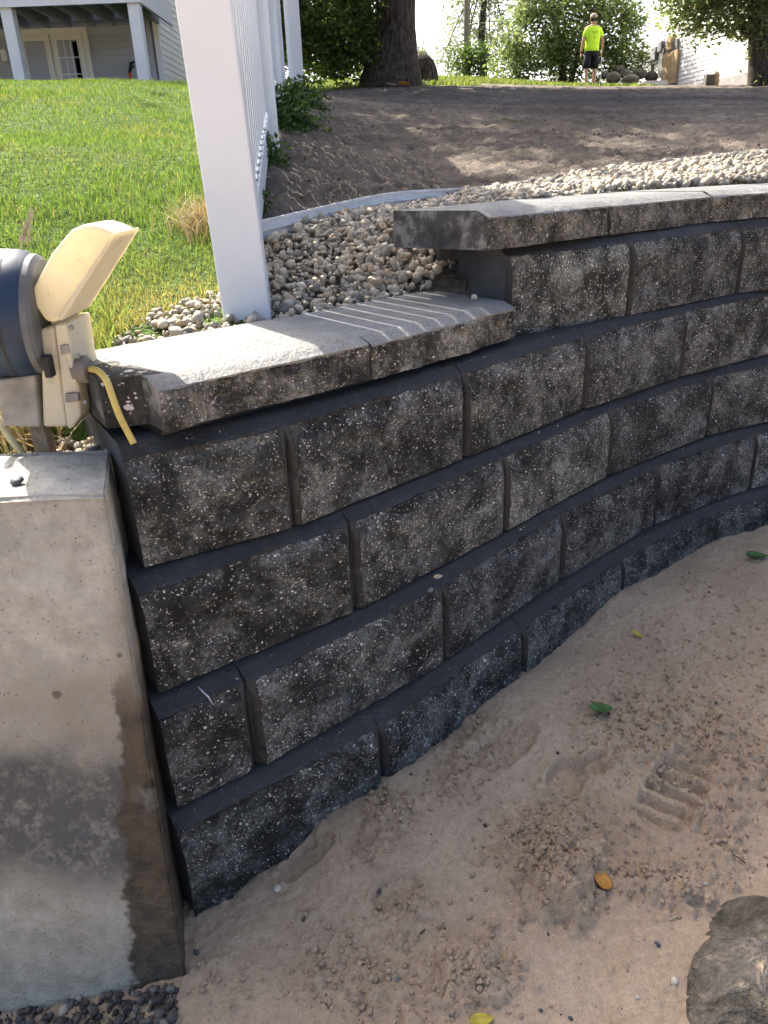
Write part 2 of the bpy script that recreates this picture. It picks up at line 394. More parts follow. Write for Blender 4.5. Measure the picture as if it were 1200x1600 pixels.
def vinyl_mat():
    k = NM('white_vinyl', 0.38, 0.45); c = k.co()
    n = k.noise(c, 6, 5); s = k.step(k.noise(k.scale(c, (1, 1, 0.5)), 38, 5, 0.6, 0.6), 0.72, 0.77)
    col = k.ramp(n, [(0.3, (0.62, 0.66, 0.69)), (0.7, (0.68, 0.715, 0.74))])
    z = k.sep(c)[2]
    soil = k.math('MULTIPLY', k.math('SUBTRACT', 1.0, k.step(z, -0.3, -0.12)), k.step(k.noise(c, 25, 5, 0.7), 0.35, 0.75))
    col = k.mix(k.math('MULTIPLY', soil, 0.6), col, (0.48, 0.44, 0.36))
    v = k.n('ShaderNodeTexVoronoi', {'Vector': k.scale(c, (1, 1, 0.7)), 'Scale': 34.0}); cs = k.sep(v.outputs['Color'])
    sp = k.math('MULTIPLY', k.math('LESS_THAN', cs[0], 0.09), k.math('LESS_THAN', k.math('ADD', v.outputs['Distance'], k.math('MULTIPLY', k.noise(c, 190, 3), 0.3)), 0.26))
    col = k.mix(k.math('MULTIPLY', sp, 0.75), col, (0.22, 0.22, 0.23))
    return k.fin(k.mix(k.math('MULTIPLY', s, 0.6), col, (0.40, 0.40, 0.41)))
M['vinyl'] = vinyl_mat()
M['alu'] = simple('mill_aluminium', (0.66, 0.67, 0.68), 0.42, 0.5, 0.15, 20, 0.1, 90, 0.25)
M['stalk'] = simple('dry_stalk', (0.44, 0.40, 0.24), 0.7, 0.2, 0.2, 30)
M['white_paint'] = simple('white_paint', (0.76, 0.77, 0.78), 0.5, 0.3, 0.05, 3)
M['siding_grey'] = simple('grey_siding', (0.40, 0.42, 0.46), 0.6, 0.3, 0.06, 2)
M['siding_white'] = simple('white_siding', (0.78, 0.78, 0.77), 0.5, 0.3, 0.04, 2)
M['door_paint'] = simple('cream_door_paint', (0.76, 0.77, 0.71), 0.5, 0.3, 0.05, 3)
M['joist'] = simple('painted_joist', (0.42, 0.425, 0.43), 0.7, 0.2, 0.12, 3)
M['foundation'] = simple('grey_foundation', (0.30, 0.29, 0.28), 0.9, 0.2, 0.15, 6, 0.3, 40)
M['plywood'] = simple('plywood', (0.47, 0.33, 0.2), 0.7, 0.2, 0.15, 5)
M['grey_metal'] = simple('grey_painted_metal', (0.2, 0.205, 0.21), 0.5, 0.5, 0.15, 10)
M['black'] = simple('black_rubber', (0.02, 0.02, 0.022), 0.6, 0.3, 0.2, 10)
M['orange'] = simple('orange_plastic', (0.5, 0.12, 0.04), 0.5, 0.3, 0.1, 10)
M['rock'] = simple('grey_boulder', (0.13, 0.12, 0.105), 0.9, 0.2, 0.45, 5, 0.6, 30)
M['wood_grey'] = simple('weathered_wood', (0.22, 0.19, 0.155), 0.85, 0.2, 0.35, 30, 0.5, 70)
def glass_mat(name, col):
    k = NM(name, 0.06, 0.6); return k.fin(k.ramp(k.noise(k.co(), 1.0, 2), [(0, col), (1, tuple(t * 1.3 for t in col))]))
M['glass'] = glass_mat('window_glass', (0.03, 0.034, 0.04))
M['blind'] = simple('grey_window_blind', (0.40, 0.43, 0.50), 0.6, 0.3, 0.06, 3)
def boulder_mat():
    k = NM('lichened_boulder', 0.9, 0.2); c = k.co()
    n1 = k.noise(c, 12, 6, 0.75, 0.8); n2 = k.noise(c, 70, 5, 0.75)
    col = k.ramp(n1, [(0.3, (0.08, 0.07, 0.052)), (0.48, (0.15, 0.13, 0.097)), (0.6, (0.25, 0.215, 0.165)), (0.68, (0.44, 0.34, 0.24))])
    col = k.mix(0.6, col, k.ramp(n2, [(0.3, 0.6), (0.7, 1.4)]), 'MULTIPLY')
    return k.fin(col, k.bump(k.math('ADD', n1, k.math('MULTIPLY', n2, 0.6)), 1.0, 0.03))
M['boulder'] = boulder_mat()
def plastic_mat():
    k = NM('yellowed_plastic', 0.4, 0.45); c = k.co()
    n = k.noise(c, 22, 6, 0.7, 0.8); st = k.step(k.noise(k.scale(c, (1, 1, 0.5)), 40, 6, 0.75), 0.58, 0.72)
    col = k.ramp(n, [(0.3, (0.80, 0.745, 0.58)), (0.7, (0.84, 0.80, 0.67))])
    col = k.mix(k.math('MULTIPLY', st, 0.4), col, (0.3, 0.24, 0.16))
    return k.fin(col, k.bump(n, 0.15, 0.003), trans=k.mix(1.0, col, (1.0, 0.95, 0.75), 'MULTIPLY'), transw=0.45)
M['plastic'] = plastic_mat()
def blue_mat():
    k = NM('scuffed_blue_paint', 0.5, 0.4); c = k.co()
    n = k.noise(c, 12, 5); chip = k.step(k.noise(c, 46, 6, 0.7, 1.0), 0.66, 0.7)
    col = k.ramp(n, [(0.3, (0.007, 0.02, 0.048)), (0.7, (0.012, 0.03, 0.066))])
    return k.fin(k.mix(k.math('MULTIPLY', chip, 0.8), col, (0.02, 0.022, 0.028)), k.bump(n, 0.05, 0.003), k.mix(chip, 0.48, 0.75))
M['blue'] = blue_mat()
M['endcap'] = simple('dusty_grey_metal', (0.10, 0.105, 0.112), 0.6, 0.4, 0.3, 18, 0.1, 80)
M['greybox'] = simple('dirty_grey_box', (0.26, 0.245, 0.215), 0.7, 0.3, 0.3, 22, 0.15, 120)
M['plug'] = simple('brown_grey_plug', (0.19, 0.165, 0.135), 0.6, 0.3, 0.25, 30)
def cord_mat():
    k = NM('dirty_yellow_cord', 0.5, 0.4); c = k.co()
    n = k.step(k.noise(c, 70, 5, 0.7), 0.52, 0.66); z = k.sep(c)[2]
    low = k.math('SUBTRACT', 1.0, k.step(z, -0.36, -0.28))
    col = k.mix(k.math('MULTIPLY', n, k.math('ADD', k.math('MULTIPLY', low, 0.6), 0.25)), (0.52, 0.41, 0.11), (0.14, 0.12, 0.09))
    return k.fin(col)
M['cord'] = cord_mat()

# ------------------------------------------------------------------ wall line in plan
C0, C1, C2, C3, SET = 1.46705, 0.961643, 0.009436, -0.12308, 0.03873
XL = 1.4
def wl(x):
    x = np.asarray(x, float); xx = np.minimum(x, XL)
    y = C0 + C1 * xx + C2 * xx ** 2 + C3 * xx ** 3
    return y + (x - xx) * (C1 + 2 * C2 * XL + 3 * C3 * XL ** 2)
def wslope(x):
    x = min(float(x), XL); return C1 + 2 * C2 * x + 3 * C3 * x * x
def wpt(x, off):                                   # point on the wall line moved off metres towards the camera
    s = wslope(x); L = math.hypot(1, s)
    return np.array([x + off * s / L, float(wl(x)) - off / L])
def walk(P, off, w):                               # next joint at chord length w along the offset line
    best = None
    x = P[0] - 0.05
    while x < P[0] + w + 0.1:
        q = wpt(x, off)
        if q[0] > P[0] and np.linalg.norm(q - P) >= w: return q
        x += 0.002
    return wpt(x, off)

# ------------------------------------------------------------------ terrain behind the wall
EDGE = [(-0.32, 2.18, -0.145), (0.04, 2.62, -0.095), (0.42, 2.92, -0.068), (0.9, 3.2, -0.02), (1.45, 3.5, 0.012), (2.1, 3.72, 0.045), (3.2, 4.0, 0.08)]
def fence_x(y): return -0.285 - 0.080 * (y - 1.73)
CP = [(-0.52, 1.41, -0.33), (-0.23, 1.64, -0.295), (0.1, 1.92, -0.285), (-0.05, 1.85, -0.275), (-0.1, 2.05, -0.2),
      (0.10, 2.12, -0.13), (0.42, 2.3, -0.095), (0.8, 2.62, -0.085), (1.3, 2.88, -0.08), (2.0, 3.1, -0.07), (3.2, 3.4, -0.05),
      (0.02, 2.0, -0.2)]
CP += [(a, b, c - 0.02) for a, b, c in EDGE]
CP += [(-0.3, 2.9, 0.0), (0.3, 3.6, 0.03), (1.2, 4.2, 0.09), (2.5, 5.0, 0.16), (-0.43, 3.56, 0.10), (-0.6, 5.4, 0.40), (0, 4.3, 0.10), (0, 6, 0.30), (2, 7, 0.34),
       (0, 9, 0.62), (3, 9, 0.52), (6, 9, 0.45), (-0.72, 7.2, 0.62), (0, 14, 1.19), (4, 14, 1.02), (8, 14, 0.95), (0, 20, 1.83), (4, 21, 1.68), (6.5, 26, 2.06),
       (10, 26, 2.0), (14, 26, 1.95), (10, 20, 1.45), (14, 15, 0.95), (0, 27, 2.55), (3, 28, 2.62), (-3, 28, 2.6), (1, 33, 3.0), (12, 34, 2.3), (0, 45, 2.7), (20, 45, 2.6), (-20, 45, 2.3), (30, 20, 1.2), (30, 5, 0.1), (8, 4.2, 0.08),
       (-0.7, 1.42, -0.42), (-0.52, 1.3, -0.47), (-0.9, 1.3, -0.46), (-2.5, 1.3, -0.42), (-0.6, 1.75, -0.24), (-1.0, 2.0, -0.16), (-0.7, 2.4, -0.08), (-1.2, 3, 0.10), (-2, 4.5, 0.38),
       (-1.2, 6.0, 0.56), (-2.4, 6, 0.62), (-2.4, 8, 0.80), (-1.1, 8, 0.76), (-3.2, 8, 0.83), (-3.5, 10, 0.92), (-1.5, 10.5, 0.93), (-4, 14, 0.9), (-7, 14, 0.9), (-6, 8, 0.95), (-8, 3, 0.3), (-8, 20, 0.9), (-20, 14, 1.0), (-20, 3, 0.3), (-1.5, 15, 1.25), (-1.5, 20, 1.7),
       (60, 80, 2.6), (-60, 80, 2.2), (0, 120, 2.6), (60, 10, 0.5), (-60, 10, 0.5), (100, 160, 2.6), (-100, 160, 2.4), (150, 40, 1.5), (-150, 40, 1.5)]
_cp = np.array(CP)
def _phi(r): return np.sqrt(r * r + 0.02 ** 2)
_n = len(_cp)
_A = np.zeros((_n + 3, _n + 3))
_A[:_n, :_n] = _phi(np.linalg.norm(_cp[:, None, :2] - _cp[None, :, :2], axis=2)) - np.eye(_n) * 0.01
_A[:_n, _n] = 1; _A[:_n, _n + 1:] = _cp[:, :2]; _A[_n, :_n] = 1; _A[_n + 1:, :_n] = _cp[:, :2].T
_w = np.linalg.solve(_A, np.concatenate([_cp[:, 2], [0, 0, 0]]))
def G(x, y):
    x = np.atleast_1d(np.asarray(x, float)); y = np.atleast_1d(np.asarray(y, float)); sh = x.shape
    q = np.stack([x.ravel(), y.ravel()], 1); out = np.empty(len(q))
    for i in range(0, len(q), 40000):
        c = q[i:i + 40000]
        out[i:i + 40000] = _phi(np.linalg.norm(c[:, None] - _cp[None, :, :2], axis=2)) @ _w[:_n] + _w[_n] + c @ _w[_n + 1:]
    return out.reshape(sh)
def g1(x, y): return float(G([x], [y])[0])
_ex = np.array([e[0] for e in EDGE]); _ey = np.array([e[1] for e in EDGE]); _ez = np.array([e[2] for e in EDGE])
def edge_y(x):
    x = np.asarray(x, float)
    y = np.interp(x, _ex, _ey)
    y = np.where(x > _ex[-1], _ey[-1] + (x - _ex[-1]) * 0.2, y)
    return np.where(x < _ex[0], _ey[0] + (x - _ex[0]) * 1.2, y)

ndist, naz = 470, 520
az = np.radians(np.linspace(-84, 84, naz))
dd = np.concatenate([np.geomspace(0.75, 32, ndist - 40), np.geomspace(33, 420, 40)])
AZ, DD = np.meshgrid(az, dd)
TX, TY = DD * np.sin(AZ), DD * np.cos(AZ)
TZ = G(TX, TY)
left = TX < fence_x(TY)
grav = (~left) & (TY < edge_y(TX))
far_green = TY > 18.5 + 1.2 * fbm(TX * 0.25, TY * 0.25, seed=5) + np.where(TX > 2.5, 5.5, 0) + np.where(TX > 8, 12, 0)
far_green |= (TX < -1.2) & (TY > 12)
isdirt = (~left) & (~grav) & (~far_green)
rough = fbm(TX * 3, TY * 3, octv=3, seed=3) * 0.018 + np.abs(fbm(TX * 11, TY * 11, octv=4, seed=4, gain=0.7)) * 0.06 - 0.016
ruts = np.maximum(0, np.sin((TX * 0.86 + TY * 0.5) * 2 * math.pi / 0.11 + 3 * fbm(TX * 2, TY * 2, seed=8))) * 0.010 * sstep(7, 3.2, TY) * sstep(0.1, -0.5, fbm(TX, TY, seed=9) - 0.15)
TZ = TZ + np.where(isdirt, rough + ruts, 0) + np.where(left & ~far_green, fbm(TX * 1.4, TY * 1.4, seed=6) * 0.03, 0)
TZ = np.where(grav, TZ - 0.03, TZ)
keep_v = np.where(TX > -0.35, TY > wl(TX) + 0.20, TY > np.maximum(1.15, 1.33 + (TX + 0.35) * 1.1))
keep_v &= ~((TX > -0.56) & (TX < -0.35) & (TY < 1.27 + (TX + 0.56) * 0.6))
idx = np.arange(ndist * naz).reshape(ndist, naz)
Q = np.stack([idx[:-1, :-1], idx[:-1, 1:], idx[1:, 1:], idx[1:, :-1]], -1).reshape(-1, 4)
kv = keep_v.ravel(); Q = Q[kv[Q].all(1)]
cls = np.where(grav, 2, np.where(isdirt, 1, 0)).ravel()[Q[:, 0]]
TV = np.stack([TX, TY, TZ], -1).reshape(-1, 3)
for ci, nm, mt in ((0, 'lawn', 'turf'), (1, 'topsoil', 'dirt'), (2, 'gravel_bed', 'dirt')):
    f = Q[cls == ci]; u, inv = np.unique(f, return_inverse=True)
    struct(mesh_obj(nm, TV[u], inv.reshape(-1, 4), M[mt], smooth=True))

# ------------------------------------------------------------------ lower ground and sand
gv = [(-300, -300, -1.32), (300, -300, -1.32), (300, 1.0, -1.32), (-300, 1.0, -1.32), (300, 3.4, -1.32), (2.0, 3.0, -1.32), (-0.5, 1.6, -1.32)]
struct(mesh_obj('lower_ground', gv, [(0, 1, 2, 3), (3, 2, 4, 5, 6)], M['sand']))
SCP = np.array([(-0.36, 0.92, -1.185), (-0.02, 1.17, -1.125), (0.325, 1.5, -1.122), (0.655, 1.825, -1.09), (1.02, 2.1, -1.088), (1.3, 2.25, -1.09), (2.2, 2.7, -1.06),
                (-0.35, 0.8, -1.20), (-0.3, 0.5, -1.21), (0.2, 0.6, -1.17), (0.6, 0.8, -1.15), (0.9, 1.3, -1.12), (1.4, 1.6, -1.09), (2.4, 1.8, -1.07), (1.5, 0.4, -1.15), (0, -0.5, -1.2), (2.5, -0.5, -1.16), (-1.2, 0.5, -1.26), (-1.2, -0.5, -1.26), (-0.65, 0.79, -1.255), (-0.62, 0.6, -1.25), (-0.5, 0.8, -1.225)])
def sbase(x, y):
    d2 = (x[..., None] - SCP[:, 0]) ** 2 + (y[..., None] - SCP[:, 1]) ** 2 + 0.01
    w = 1 / d2 ** 1.6
    return (w * SCP[:, 2]).sum(-1) / w.sum(-1)
def spt(px, py):                                   # point of the sand seen at that place of the photo
    z = -1.13
    for _ in range(6):
        q = atz(px, py, z); z = float(sbase(np.array([q[0]]), np.array([q[1]]))[0])
    return atz(px, py, z)
STEP = 0.0042
sx = np.arange(-0.62, 1.75, STEP); sy = np.arange(0.5, 2.6, STEP)
SX, SY = np.meshgrid(sx, sy)
SZ = sbase(SX, SY) + fbm(SX * 3, SY * 3, octv=3, seed=21) * 0.012 + fbm(SX * 16, SY * 16, octv=3, seed=22) * 0.006
damp = np.zeros_like(SZ)
def local(cx, cy, r):
    i0, i1 = np.searchsorted(sx, cx - r), np.searchsorted(sx, cx + r)
    j0, j1 = np.searchsorted(sy, cy - r), np.searchsorted(sy, cy + r)
    return slice(j0, j1), slice(i0, i1)
# shoe prints: flat sunk ovals with a pushed-up rim
def shoe(px, py, ln, wd_, ang, depth=0.012, heel=False):
    c = spt(px, py); s = local(c[0], c[1], ln)
    dx, dy = SX[s] - c[0], SY[s] - c[1]
    u = (dx * math.cos(ang) + dy * math.sin(ang)) / (ln / 2); v = (-dx * math.sin(ang) + dy * math.cos(ang)) / (wd_ / 2)
    r = (np.abs(u) ** 2.6 + np.abs(v) ** 2.6) ** (1 / 2.6) + 0.06 * fbm(dx * 30, dy * 30, seed=int(px))
    depth *= 1.6
    SZ[s] += -depth * sstep(1.02, 0.88, r) + 0.6 * depth * np.exp(-((r - 1.12) / 0.1) ** 2) * (0.5 + 0.5 * fbm(dx * 25, dy * 25, seed=int(py)))
    return s, u, v, r
shoe(885, 1215, 0.10, 0.075, 0.9, 0.014)
shoe(930, 1195, 0.07, 0.05, 1.1, 0.012)
s_, u_, v_, r_ = shoe(790, 1165, 0.18, 0.09, 0.75, 0.006)
SZ[s_] += 0.006 * ((np.abs(np.sin(u_ * 9 + v_ * 3)) < 0.22) | (np.abs(np.sin(v_ * 7 - u_ * 2)) < 0.2)) * sstep(1.0, 0.8, r_)
shoe(620, 1395, 0.09, 0.07, 0.5, 0.010)
shoe(480, 1340, 0.12, 0.05, 0.6, 0.006)
shoe(760, 1300, 0.14, 0.08, 1.0, 0.005)
# crumbled clods, thrown up in patches
patches = [(860, 1335, 60, 420, 10), (900, 1290, 60, 160, 8), (880, 1395, 45, 200, 10), (610, 1265, 30, 170, 7), (600, 1320, 40, 90, 7), (1000, 1160, 70, 260, 8), (1080, 1130, 80, 300, 8), (1150, 1190, 70, 260, 9), 
           (740, 1520, 50, 200, 9), (560, 1530, 60, 120, 7), (960, 1100, 60, 120, 7), (1120, 1060, 90, 160, 7), (1160, 1000, 70, 80, 6), (740, 1150, 40, 110, 7), (720, 1210, 45, 140, 7), (640, 1430, 40, 60, 9), (1030, 1370, 40, 70, 9),
           (1130, 1290, 50, 80, 8), (500, 1490, 70, 60, 6), (1080, 1400, 30, 50, 10), (1010, 1390, 40, 40, 8), (650, 1580, 90, 140, 7), (350, 1520, 60, 50, 5), (1110, 1350, 40, 40, 10), (690, 1110, 30, 70, 6), (470, 1290, 60, 80, 5), (1150, 930, 60, 60, 6), (1020, 1000, 80, 80, 6)]
for (px, py, sp, n, rm) in patches:
    for _ in range(n):
        q = spt(px + random.gauss(0, sp * 0.62), py + random.gauss(0, sp * 0.5)); r = rm * 0.001 * random.uniform(0.35, 1.25)
        s = local(q[0], q[1], r * 1.4); d2 = ((SX[s] - q[0]) ** 2 + (SY[s] - q[1]) ** 2) / (r * r)
        SZ[s] = np.maximum(SZ[s], SZ[s] * 0 + (SZ[s].mean() if SZ[s].size else 0) + r * (random.uniform(0.7, 1.35) * np.sqrt(np.clip(1 - d2, 0, 1)) - 0.15)) if SZ[s].size else SZ[s]
    c = spt(px, py); rr = sp * 1.5 / pxm(c[1], c[2]); s = local(c[0], c[1], rr * 2)
    damp[s] = np.maximum(damp[s], 0.3 * np.exp(-((SX[s] - c[0]) ** 2 + (SY[s] - c[1]) ** 2) / (rr * rr)))
s_, u_, v_, r_ = shoe(1055, 1235, 0.22, 0.11, 0.85, 0.006)
SZ[s_] += (0.017 * sstep(-0.45, 0.5, np.sin(u_ * 19 + 1.0 * v_ + 0.5 * fbm(u_ * 3, v_ * 3, seed=44))) - 0.012) * sstep(1.05, 0.8, r_)
s_, u_, v_, r_ = shoe(1000, 1300, 0.2, 0.09, 0.85, 0.003)
SZ[s_] += 0.007 * (np.sin(u_ * 17) * 0.5 + 0.5) * sstep(1.05, 0.7, r_)
# scattered single crumbs
for _ in range(1500):
    q = spt(random.uniform(280, 1240), random.uniform(900, 1640)); r = random.uniform(0.002, 0.0055)
    s = local(q[0], q[1], r * 1.5)
    if SZ[s].size: SZ[s] += r * np.sqrt(np.clip(1 - ((SX[s] - q[0]) ** 2 + (SY[s] - q[1]) ** 2) / (r * r), 0, 1))
SZ += np.abs(fbm(SX * 60, SY * 60, octv=3, seed=25, gain=0.6)) * 0.0065 * sstep(-0.25, 0.35, fbm(SX * 4, SY * 4, seed=26))
walld = (np.vectorize(lambda a: 0.0)(SX) + SY - wl(SX)) / 1.35 + 5 * SET
damp = np.clip(damp + 0.5 * sstep(-0.06, 0.0, walld) * (0.6 + 0.6 * fbm(SX * 9, SY * 9, seed=27)) + 0.12 * sstep(0.0, 0.5, fbm(SX * 2.5, SY * 2.5, seed=28)), 0, 1)
ns, ms = SX.shape
ii = np.arange(ns * ms).reshape(ns, ms)
FQ = np.stack([ii[:-1, :-1], ii[:-1, 1:], ii[1:, 1:], ii[1:, :-1]], -1).reshape(-1, 4)
ok = (SY < wl(SX) - 0.02).ravel(); FQ = FQ[ok[FQ].all(1)]
u, inv = np.unique(FQ, return_inverse=True)
SV = np.stack([SX, SY, SZ], -1).reshape(-1, 3)
struct(mesh_obj('sand', SV[u], inv.reshape(-1, 4), M['sand'], smooth=True, attrs={'damp': damp.ravel()[u]}))
# the same sand runs on outside the picture, coarser
ox = np.concatenate([np.linspace(-30, -0.9, 24), np.linspace(-0.6, 1.7, 40), np.linspace(2.0, 30, 24)]); oy = np.concatenate([np.linspace(-30, 0.0, 24), np.linspace(0.1, 2.9, 50)])
OX, OY = np.meshgrid(ox, oy); OZ = sbase(OX, OY) - 0.0 + fbm(OX * 2, OY * 2, seed=29) * 0.01
inside = (OX > -0.6) & (OX < 1.72) & (OY > 0.51) & (OY < 2.58); OZ = np.where(inside, OZ - 0.06, OZ)
io = np.arange(OX.size).reshape(OX.shape); FO = np.stack([io[:-1, :-1], io[:-1, 1:], io[1:, 1:], io[1:, :-1]], -1).reshape(-1, 4)
okv = ((OY < wl(np.clip(OX, -0.5, 40)) + 0.05) & ~((OX < -0.42) & (OY > 1.0))).ravel(); FO = FO[okv[FO].all(1)]
struct(mesh_obj('sand_margin', np.stack([OX, OY, OZ], -1).reshape(-1, 3), FO, M['sand'], smooth=True))

# ------------------------------------------------------------------ retaining wall
wall = thing('retaining_wall', 'curved retaining wall of charcoal split-face blocks with grey cap stones', 'retaining wall')
ZT = {'U': -0.168, 'A': -0.367, 'B': -0.570, 'C': -0.7735, 'D': -0.9765}
HB = 0.2032
JT = {  # joints on the line where the next course sits, read off the photo
    'U': [(0.290, 1.808), (0.642, 2.035), (1.05, 2.321)],
    'A': [(-0.402, 1.105), (-0.169, 1.239), (0.163, 1.553), (0.494, 1.869), (0.839, 2.147)],
    'B': [(-0.396, 1.046), (-0.074, 1.282), (0.258, 1.598), (0.585, 1.917), (0.97, 2.211)],
    'C': [(-0.384, 1.003), (-0.257, 1.09), (0.104, 1.392), (0.428, 1.723), (0.769, 2.026), (1.16, 2.267)],
    'D': [(-0.376, 0.958), (-0.037, 1.206), (0.301, 1.533), (0.633, 1.856), (1.009, 2.136)]}
KO = {'U': 0, 'A': 1, 'B': 2, 'C': 3, 'D': 4}
def grid_block(P0, P1, zt, zb, depth, seed, ch=(0.019, 0.027), side=0.009, amp=0.009, nu=112, nv=50, name='block', mat=None, groove=False, sides=None, cut_left=False):
    t = P1 - P0; L = np.linalg.norm(t); t = t / L; n = np.array([t[1], -t[0]])
    g = 0.0012
    H = zt - zb; chh, chd = ch
    u = np.unique(np.concatenate([[g, g + side * 0.5, g + side], np.linspace(g + side, L - g - side, nu), [L - g - side, L - g - side * 0.5, L - g]]))
    w = np.unique(np.concatenate([[0, chh * 0.25, chh * 0.5, chh * 0.75, chh], np.linspace(chh, H, nv)]))
    U, W = np.meshgrid(u, w)
    e1 = np.minimum(U - g + (1.0 if cut_left else 0.0), L - g - U)
    full = SET + 0.002
    top = chd * np.clip(W / chh, 0, 1) + (full - chd) * sstep(chh - 0.003, chh + 0.04, W)
    sd = full - side * 1.5 * np.clip(1 - e1 / side, 0, 1)
    off = np.minimum(top, sd)
    inner = np.minimum(np.minimum(W - chh, e1 - side) / 0.012, 1)
    jag = 0.55 * fbm(U * 60, W * 60, octv=3, seed=seed + 40)
    face = np.clip(inner + jag * 0.6 + 0.25, 0, 1) * (inner > -0.05)
    fm = np.clip(inner * 1.4, 0, 1)
    sx_ = U * 7 + seed * 3.1
    rel = fbm(sx_, W * 9, octv=3, seed=seed) * 1.0 + np.abs(fbm(U * 26, W * 30, octv=4, seed=seed + 9, gain=0.6)) * 0.9 + fbm(U * 110, W * 110, octv=2, seed=seed + 5) * 0.28
    crag = np.maximum(0, fbm(U * 14, W * 22, octv=3, seed=seed + 77) - 0.12) * -1.6
    low = np.clip((H - W) / 0.01, 0, 1)
    edgew = np.clip((H - W) / 0.022, 0.25, 1) * np.clip(e1 / 0.02, 0.15, 1)
    off = off + fm * edgew * amp * (rel + crag - 0.2) - (1 - low) * 0.0015
    # small knocks along the arrises
    kn = np.maximum(0, fbm(U * 30, W * 30, octv=2, seed=seed + 31) - 0.42) * 0.02
    off = off - kn * (np.abs(inner) < 0.8)
    X = U; Y = -off; Z = -W                       # local: x along, -y outwards, z down from top
    V = np.stack([X, Y, Z], -1).reshape(-1, 3)
    a, b = U.shape; ii = np.arange(a * b).reshape(a, b)
    F = np.stack([ii[:-1, :-1], ii[1:, :-1], ii[1:, 1:], ii[:-1, 1:]], -1).reshape(-1, 4).tolist()
    V = V.tolist(); FA = face.ravel().tolist()
    o = len(V)
    def ring(iA):                                  # copies of border vertices moved to the back
        r = []
        for i in iA:
            V.append([V[i][0], depth, V[i][2]]); FA.append(0.0); r.append(len(V) - 1)
        return r
    tb = ring(ii[0]); bb = ring(ii[-1])
    for j in range(b - 1):
        F.append([ii[0, j], ii[0, j + 1], tb[j + 1], tb[j]])
        F.append([ii[-1, j + 1], ii[-1, j], bb[j], bb[j + 1]])
    nside = len(F)
    if not groove:
        F.append([tb[0]] + [bb[0]] + ii[::-1, 0].tolist())
    else:                                          # open end with the vertical keyway of the cast block
        ys = [0.095, 0.11, 0.205, 0.22]; kd = 0.035
        def addv(x, y, z): V.append([x, y, z]); FA.append(0.0); return len(V) - 1
        T = [addv(g + (kd if k in (1, 2) else 0), ys[k], 0) for k in range(4)]; B = [addv(g + (kd if k in (1, 2) else 0), ys[k], -H) for k in range(4)]
        F.append([T[0], B[0]] + ii[::-1, 0].tolist())
        for k in range(3): F.append([T[k + 1], B[k + 1], B[k], T[k]])
        F.append([tb[0], bb[0], B[3], T[3]])
    F.append([bb[-1], tb[-1]] + ii[:, -1].tolist())
    F.append([tb[0], tb[-1], bb[-1], bb[0]])
    ob = mesh_obj(name, V, F, mat or M['block'], wall, attrs={'face': FA})
    me = ob.data
    me.materials.append(M['block_side'])
    sm = np.zeros(len(me.polygons), bool); sm[:(a - 1) * (b - 1)] = True
    me.polygons.foreach_set('use_smooth', sm)
    mi = np.zeros(len(me.polygons), np.int32); mi[nside:] = 1; me.polygons.foreach_set('material_index', mi)
    me.set_sharp_from_angle(angle=math.radians(50))
    ob.location = (P0[0], P0[1], zt); ob.rotation_euler = (0, 0, math.atan2(t[1], t[0]))
    return ob
seed = 100
for cn in 'DCBAU':
    pts = [np.array(q) for q in JT[cn]]
    while pts[-1][0] < 2.9: pts.append(walk(pts[-1], KO[cn] * SET, 0.4617))
    for i in range(len(pts) - 1):
        seed += 13
        vis = pts[i][0] < 1.35
        zt = ZT[cn] - random.uniform(0, 0.0015); zb = ZT[cn] - HB + 0.003
        if cn == 'D': zb -= 0.06
        jit = np.array([random.gauss(0, 0.0012), random.gauss(0, 0.0012)])
        tt = pts[i + 1] - pts[i]; tt = tt / np.linalg.norm(tt); jit = jit - np.array([tt[1], -tt[0]]) * 0.013
        grid_block(pts[i] + jit, pts[i + 1] + jit, zt, zb, 0.27, seed, groove=(cn == 'U' and i == 0), cut_left=(i == 0 and cn != 'U'), nu=112 if vis else 30, nv=50 if vis else 14)

